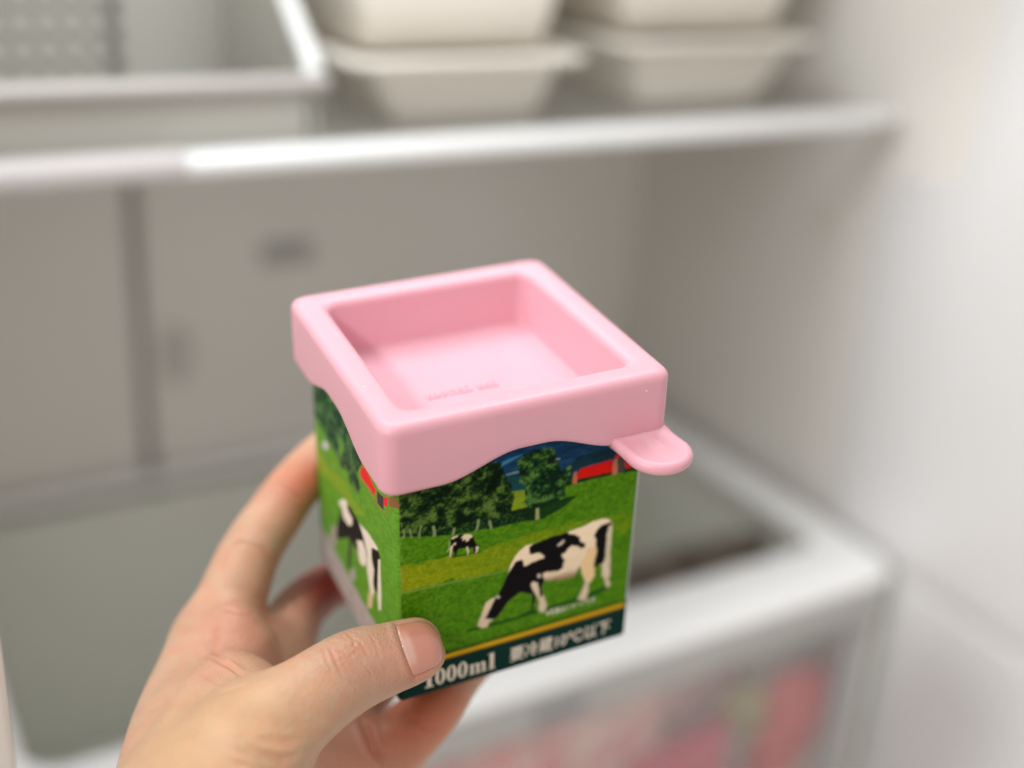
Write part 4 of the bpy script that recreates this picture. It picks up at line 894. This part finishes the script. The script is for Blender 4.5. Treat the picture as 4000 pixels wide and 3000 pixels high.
FLUSH_SHADE = [
    ('r', (117.0, 307.6, -173.2), 9.0, 0.90),
    ('p', (111.7, 305.5, -177.1), 9.0, 0.50),
    ('d', (122.3, 303.8, -208.1), 16.0, 1.00),  # middle finger's shade, put into the skin colour
    ('p', (104.5, 287.9, -206.8), 8.0, 0.50),
    ('p', (85.2, 272.8, -197.1), 16.0, 0.55),
    ('p', (90.2, 269.8, -201.3), 14.0, 0.60),
    ('p', (85.4, 281.5, -193.3), 10.0, 0.40),
    ('r', (96.3, 287.0, -201.8), 5.0, 0.35),
    ('n', (117.1, 226.1, -180.6), 9.0, 0.55),
    ('p', (106.6, 224.8, -180.0), 12.0, 0.35),
    ('p', (96.2, 225.5, -177.1), 9.0, 0.35),
    ('p', (103.7, 245.7, -222.7), 18.0, 0.75),
    ('r', (121.7, 245.8, -222.6), 13.0, 0.50),
    ('r', (131.0, 247.3, -216.6), 12.0, 0.75),
    ('r', (135.0, 247.6, -215.5), 8.0, 0.40),
    ('y', (58.6, 218.9, -184.7), 22.0, 0.70),
    ('y', (76.6, 222.8, -179.2), 12.0, 0.40),
    ('y', (55.0, 240.1, -192.5), 20.0, 0.60),
    ('p', (72.1, 253.5, -189.5), 10.0, 0.50),
    ('r', (113.9, 223.9, -185.9), 4.0, 0.35),
    ('p', (100.0, 293.5, -197.1), 6.0, 0.30),
]
NAIL = ((117.36, 232.78, -185.81), (0.9993, 0.038, -0.0029), (0.0284, -0.6912, 0.7221), -6.32, 6.28)

CART_M = np.array(CART_M); CART_O = np.array(CART_O)
# ---- implicit hand: round cones blended together, meshed with surface nets ----
def rcone(P, a, b, ra, rb):
    ba = b - a; L2 = float(ba @ ba)
    t = np.clip(((P - a) @ ba) / max(L2, 1e-9), 0, 1)
    q = P - a - t[:, None] * ba
    return np.sqrt(np.einsum('ij,ij->i', q, q)) - (ra + (rb - ra) * t)
def smin(a, b, k):
    h = np.clip(0.5 + 0.5 * (b - a) / k, 0, 1)
    return b + (a - b) * h - k * h * (1 - h)
def ell(P, c, ax, rad):
    q = ((P - c) @ ax.T) / rad
    n = np.sqrt(np.einsum('ij,ij->i', q, q))
    return (n - 1) * float(min(rad))
def hand_sdf(P, groups=None):
    d = None
    for k, ki, prims in (groups or HAND_GROUPS):             # each group: own inner blend, then blended onto the hand
        g = None
        for a, b, ra, rb in prims:
            e = rcone(P, np.array(a), np.array(b), ra, rb)
            g = e if g is None else smin(g, e, ki)
        d = g if d is None else smin(d, g, k)
    return d
def carton_sdf(P):
    q = (P - CART_O) @ CART_M                    # into the carton's own axes (mm)
    c = np.array([0, 0, -46.0]); h = np.array([35.0, 35.0, 43.4])
    w = np.abs(q - c) - h
    return np.sqrt((np.maximum(w, 0) ** 2).sum(1)) + np.minimum(w.max(1), 0)
def hand_full(P, groups=None):
    d = hand_sdf(P, groups)
    return np.maximum(d, 0.12 - carton_sdf(P))    # flesh flattens where it presses on the carton
def surface_nets(fn, lo, hi, h, groups):
    n = np.ceil((hi - lo) / h).astype(int) + 1
    B = 12
    n = ((n + B - 1) // B) * B
    vol = np.full(n, 9.0, np.float32)
    nb = n // B
    I = np.stack(np.meshgrid(*[np.arange(m) for m in nb], indexing='ij'), -1).reshape(-1, 3)
    C = lo + (I * B + B / 2 - .5) * h
    dc = fn(C)
    act = np.abs(dc) < h * B * 0.95 + 4.0
    for i in I[dc < 0]:
        vol[i[0]*B:(i[0]+1)*B, i[1]*B:(i[1]+1)*B, i[2]*B:(i[2]+1)*B] = -9
    off = np.stack(np.meshgrid(*[np.arange(B)] * 3, indexing='ij'), -1).reshape(-1, 3)
    A = I[act]
    CA = C[act]; pd = [[rcone(CA, *pr) for pr in prims] for _, _, prims in groups]
    dmin = np.min([d for g in pd for d in g], 0); reach = h * B * 1.75 + 16
    for n_, blk in enumerate(A):
        near = []
        for (k, ki, prims), gd in zip(groups, pd):
            q = [pr for pr, d in zip(prims, gd) if d[n_] < dmin[n_] + reach]
            if q: near.append((k, ki, q))
        idx = blk * B + off
        vol[idx[:, 0], idx[:, 1], idx[:, 2]] = hand_full(lo + idx * h, near)
    S = vol < 0
    cs = [(i, j, k) for i in (0, 1) for j in (0, 1) for k in (0, 1)]
    sh = tuple(m - 1 for m in n)
    cnt = np.zeros(sh, np.int8)
    for i, j, k in cs: cnt += S[i:i+sh[0], j:j+sh[1], k:k+sh[2]]
    cell = np.argwhere((cnt > 0) & (cnt < 8))
    vid = np.full(sh, -1, np.int64); vid[cell[:, 0], cell[:, 1], cell[:, 2]] = np.arange(len(cell))
    acc = np.zeros((len(cell), 3)); num = np.zeros(len(cell))
    val = {c: vol[cell[:, 0]+c[0], cell[:, 1]+c[1], cell[:, 2]+c[2]] for c in cs}
    for c in cs:
        for ax in range(3):
            if c[ax] == 0:
                e = list(c); e[ax] = 1; e = tuple(e)
                a, b = val[c], val[e]; m = (a < 0) != (b < 0)
                t = np.where(m, a / np.where(m, a - b, 1), 0)
                p = np.tile(np.array(c, float), (len(cell), 1)); p[:, ax] += t
                acc[m] += p[m]; num[m] += 1
    V = lo + (cell + acc / num[:, None]) * h
    F = []
    for ax in range(3):
        o1, o2 = [(1, 2), (2, 0), (0, 1)][ax]
        sl0 = [slice(1, m - 1) for m in n]; sl1 = list(sl0); sl0[ax] = slice(0, n[ax]-1); sl1[ax] = slice(1, n[ax])
        a = S[tuple(sl0)]; b = S[tuple(sl1)]
        E = np.argwhere(a != b); flip = a[E[:, 0], E[:, 1], E[:, 2]]
        for q in range(3):
            if q != ax: E[:, q] += 1
        def g(d1, d2):
            G = E.copy(); G[:, o1] -= d1; G[:, o2] -= d2
            return vid[G[:, 0], G[:, 1], G[:, 2]]
        Q = np.stack([g(0, 0), g(1, 0), g(1, 1), g(0, 1)], 1)
        Q[~flip] = Q[~flip][:, ::-1]
        F.append(Q)
    F = np.concatenate(F); F = F[(F >= 0).all(1)]
    return V, F

def hand():
    Pr = [(k, ki, [(np.array(a), np.array(b), ra, rb) for a, b, ra, rb in pr]) for k, ki, pr in HAND_GROUPS]
    lo = np.min([np.minimum(a, b) - max(ra, rb) - 3 for _, _, pr in Pr for a, b, ra, rb in pr], 0)
    hi = np.max([np.maximum(a, b) + max(ra, rb) + 3 for _, _, pr in Pr for a, b, ra, rb in pr], 0)
    V, F = surface_nets(lambda P: hand_full(P), lo, hi, 0.62, Pr)
    # relax the net a little, then carve creases and folds along the normals
    E = np.concatenate([F[:, [0, 1]], F[:, [1, 2]], F[:, [2, 3]], F[:, [3, 0]]]); E = np.concatenate([E, E[:, ::-1]])
    deg = np.bincount(E[:, 0], minlength=len(V)).astype(float)[:, None]; deg[deg == 0] = 1
    def smooth(X, f):
        s = np.stack([np.bincount(E[:, 0], X[E[:, 1], i], len(X)) for i in range(X.shape[1])], 1) / deg
        return X + f * (s - X)
    for k in range(10): V = smooth(V, .5 if k % 2 == 0 else -.42)
    # one linear refinement so that fine wrinkles have vertices to live on
    ed = np.sort(np.concatenate([F[:, [0, 1]], F[:, [1, 2]], F[:, [2, 3]], F[:, [3, 0]]]), 1)
    ue, inv = np.unique(ed, axis=0, return_inverse=True); inv = inv.reshape(4, -1); n0 = len(V)
    Vm = V[ue].mean(1); Vf = V[F].mean(1)
    fi = n0 + len(ue) + np.arange(len(F)); e = n0 + inv
    F = np.concatenate([np.stack([F[:, 0], e[0], fi, e[3]], 1), np.stack([e[0], F[:, 1], e[1], fi], 1), np.stack([fi, e[1], F[:, 2], e[2]], 1), np.stack([e[3], fi, e[2], F[:, 3]], 1)])
    V = np.concatenate([V, Vm, Vf])
    E = np.concatenate([F[:, [0, 1]], F[:, [1, 2]], F[:, [2, 3]], F[:, [3, 0]]]); E = np.concatenate([E, E[:, ::-1]])
    deg = np.bincount(E[:, 0], minlength=len(V)).astype(float)[:, None]; deg[deg == 0] = 1
    for k in range(4): V = smooth(V, .5)
    def normals(V):
        n = np.cross(V[F[:, 2]] - V[F[:, 0]], V[F[:, 3]] - V[F[:, 1]]); N = np.zeros_like(V)
        for c in range(4):
            for i in range(3): N[:, i] += np.bincount(F[:, c], n[:, i], len(V))
        return N / (np.linalg.norm(N, axis=1)[:, None] + 1e-12)
    N = normals(V)
    disp = np.zeros(len(V)); line = np.zeros(len(V))
    for dep, wid, pts in CREASES:
        pts = np.array(pts); c = pts.mean(0); R_ = np.linalg.norm(pts - c, axis=1).max() + 5 * wid
        k = np.where(((V - c) ** 2).sum(1) < R_ * R_)[0]
        if not len(k): continue
        d = np.full(len(k), 99.); fade = np.zeros(len(k)); m_ = len(pts) - 1
        for i in range(m_):
            a, b = pts[i], pts[i + 1]; ba = b - a; t = np.clip(((V[k] - a) @ ba) / (ba @ ba), 0, 1)
            q = np.linalg.norm(V[k] - a - t[:, None] * ba, axis=1); s = q < d; d[s] = q[s]
            fade[s] = np.clip(np.minimum((i + t[s]) / m_, 1 - (i + t[s]) / m_) * 5, .05, 1)
        g = np.exp(-(d / wid) ** 2) * fade
        disp[k] -= dep * g * 1.0; disp[k] += dep * .35 * np.exp(-((d - 2.1 * wid) / (1.2 * wid)) ** 2) * fade
        line[k] = np.maximum(line[k], g * min(1, dep * 1.6))
    # nail bed: axis frame of the thumb tip
    A0, ax, ed_, s0, s1 = (np.array(x) if isinstance(x, tuple) else x for x in NAIL)
    bi = np.cross(ax, ed_)
    rel = V - A0; s = rel @ ax; x = rel @ ed_; y = rel @ bi; ang = np.degrees(np.arctan2(y, x))
    tt = (s - s0) / (s1 - s0); aa = ang / 56.0
    near = (np.abs(aa) < 1.6) & (tt > -.5) & (tt < 1.2) & (np.hypot(x, y) < 14)
    # rounded base of the nail (cuticle curve)
    tb = tt + .16 * aa ** 2 * -1 + .0
    inside = np.minimum(np.minimum(tb * 8.5, (1 - np.abs(aa)) * 7.0), 4)       # about mm from the nail's border
    disp[near] += np.where(inside[near] > 0, -.30 * np.clip(inside[near] / .5, 0, 1), .32 * np.exp(-((inside[near] + .75) / .7) ** 2))
    V = V + N * disp[:, None]
    V = np.where((carton_sdf(V) < .1)[:, None], V + N * -0.0, V)
    # skin colour: beige back of hand, pinker palm and finger ends, painted shade on middle finger
    col = np.tile(np.array(lin((196, 157, 130))), (len(V), 1))
    pn = fbm(V[:, 0] * .16 + V[:, 2] * .05, V[:, 1] * .16 + V[:, 2] * .13, 11, 3)
    pf = fbm(V[:, 0] * .8 + V[:, 2] * .3, V[:, 1] * .8 - V[:, 2] * .5, 17, 3)
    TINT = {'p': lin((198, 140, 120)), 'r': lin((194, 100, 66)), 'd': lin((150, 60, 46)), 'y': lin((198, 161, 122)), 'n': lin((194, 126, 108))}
    blot = fbm(V[:, 0] * .30 + 7, V[:, 1] * .30 + V[:, 2] * .26, 23, 2)[:, None]; bw = np.clip((blot - .50) * 3.0, -.7, .9)
    col = col * (1 + bw * np.array([.02, -.09, -.10]))
    for kind, c, r_, amt in FLUSH_SHADE:
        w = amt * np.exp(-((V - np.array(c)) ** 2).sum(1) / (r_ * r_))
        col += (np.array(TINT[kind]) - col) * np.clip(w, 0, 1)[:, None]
    col *= (1 + .16 * (pn - .5) + .10 * (pf - .5))[:, None]
    col[:, 1:] *= (1 - .10 * np.clip((pf - .5) * 3, -1, 1) * .6)[:, None]
    lc = np.array([1.0, .72, .64]); col *= (1 - line[:, None] * (1 - lc) * .5)
    base = V.mean(0) * .001
    me = bpy.data.meshes.new('hand'); me.from_pydata((V * .001 - base).tolist(), [], F.tolist())
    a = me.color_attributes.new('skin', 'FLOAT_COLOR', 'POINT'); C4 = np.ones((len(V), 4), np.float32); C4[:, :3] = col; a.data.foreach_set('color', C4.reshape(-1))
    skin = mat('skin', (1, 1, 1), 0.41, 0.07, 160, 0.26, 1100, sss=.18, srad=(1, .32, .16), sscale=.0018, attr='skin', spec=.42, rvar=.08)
    nt = skin.node_tree                                  # fine skin relief: cells plus pores
    bumps = [n for n in nt.nodes if n.type == 'BUMP'][0]; tc = [n for n in nt.nodes if n.type == 'TEX_COORD'][0]
    vo = nt.nodes.new('ShaderNodeTexVoronoi'); vo.feature = 'DISTANCE_TO_EDGE'; vo.inputs['Scale'].default_value = 800
    nt.links.new(tc.outputs['Object'], vo.inputs['Vector'])
    b2 = nt.nodes.new('ShaderNodeBump'); b2.inputs['Strength'].default_value = .22; b2.inputs['Distance'].default_value = .0006
    nt.links.new(vo.outputs['Distance'], b2.inputs['Height']); nt.links.new(bumps.outputs[0], b2.inputs['Normal'])
    nt.links.new(b2.outputs[0], nt.nodes['Principled BSDF'].inputs['Normal'])
    o = link('hand', me, skin); o.location = Vector(base.tolist()) + Vector((0, 0, CAM_Z))
    tag(o, 'left hand with fair skin gripping the milk carton, thumb in front and fingers behind', 'hand')
    # thumb nail: thin curved plate seated in its bed
    nu, nv = 22, 26; bm = bmesh.new(); cl = bm.verts.layers.float_color.new('nail'); P = []
    for i in range(nu + 1):
        for j in range(nv + 1):
            aa_ = (j / nv * 2 - 1); an = math.radians(aa_ * 54); t0 = .16 * aa_ ** 2
            t = t0 + (1.04 - .16 * aa_ ** 2 - t0) * (i / nu)
            P.append((t, aa_, an))
    Pa = np.array(P); org = A0 + (s0 + Pa[:, :1] * (s1 - s0)) * ax
    dirs = np.cos(Pa[:, 2:3]) * ed_ + np.sin(Pa[:, 2:3]) * bi
    rr = np.full(len(Pa), 13.0)
    for it in range(40): rr -= np.clip(hand_sdf(org + dirs * rr[:, None]), -1, 1) * .8
    # keep a steady nail curve past the rounded finger end
    ir = rr.reshape(nu + 1, nv + 1); cut = int(nu * .66)
    for i in range(cut, nu + 1):
        q = (i - cut) / (nu - cut); ir[i] = np.maximum(ir[i], ir[cut] - .7 * q - 3.4 * q ** 2.2)
    edge = np.minimum(1 - np.abs(Pa[:, 1]), 1).reshape(nu + 1, nv + 1); ti = (np.arange(nu + 1) / nu)[:, None]
    lift = .07 - .5 * np.clip((ti - .86) / .14, 0, 1) ** 2 - .55 * np.clip(1 - edge / .12, 0, 1) * (1 - .3 * ti) - .6 * np.clip(1 - ti / .06, 0, 1) ** 2
    top = org + dirs * (ir + lift).reshape(-1)[:, None]; bot = org + dirs * (ir + lift - .5).reshape(-1)[:, None]
    vt = [bm.verts.new(Vector((p * .001 - base).tolist())) for p in top]; vb = [bm.verts.new(Vector((p * .001 - base).tolist())) for p in bot]
    ix = lambda i, j: i * (nv + 1) + j
    for i in range(nu):
        for j in range(nv):
            bm.faces.new((vt[ix(i, j)], vt[ix(i + 1, j)], vt[ix(i + 1, j + 1)], vt[ix(i, j + 1)])); bm.faces.new((vb[ix(i, j)], vb[ix(i, j + 1)], vb[ix(i + 1, j + 1)], vb[ix(i + 1, j)]))
    rimv = [ix(0, j) for j in range(nv)] + [ix(i, nv) for i in range(nu)] + [ix(nu, j) for j in range(nv, 0, -1)] + [ix(i, 0) for i in range(nu, 0, -1)]
    for p, q in zip(rimv, rimv[1:] + rimv[:1]): bm.faces.new((vt[p], vb[p], vb[q], vt[q]))
    for i_, (vt_, vb_) in enumerate(zip(vt, vb)):
        t_, a_ = Pa[i_, 0], Pa[i_, 1]
        moon = max(0.0, min(1.0, (.30 - t_ + .0 * a_) / .10)) * max(0.0, 1 - (abs(a_) / .62) ** 4) ; tip = max(0.0, min(1.0, (t_ - .90) / .06))
        c_ = np.array(lin((206, 142, 122))) * (1 - .55 * moon) + np.array(lin((226, 190, 176))) * .55 * moon
        c_ = c_ * (1 - .2 * tip) + np.array(lin((222, 184, 166))) * .2 * tip
        vt_[cl] = vb_[cl] = (*c_, 1)
    from_bm('thumb_nail', bm, mat('nail', (0.56, 0.285, 0.215), 0.16, .03, 80, 0.02, 300, sss=.25, srad=(1, .4, .3), sscale=.002, spec=.6, coat=.5, attr='nail'), o)
    return o
hand()
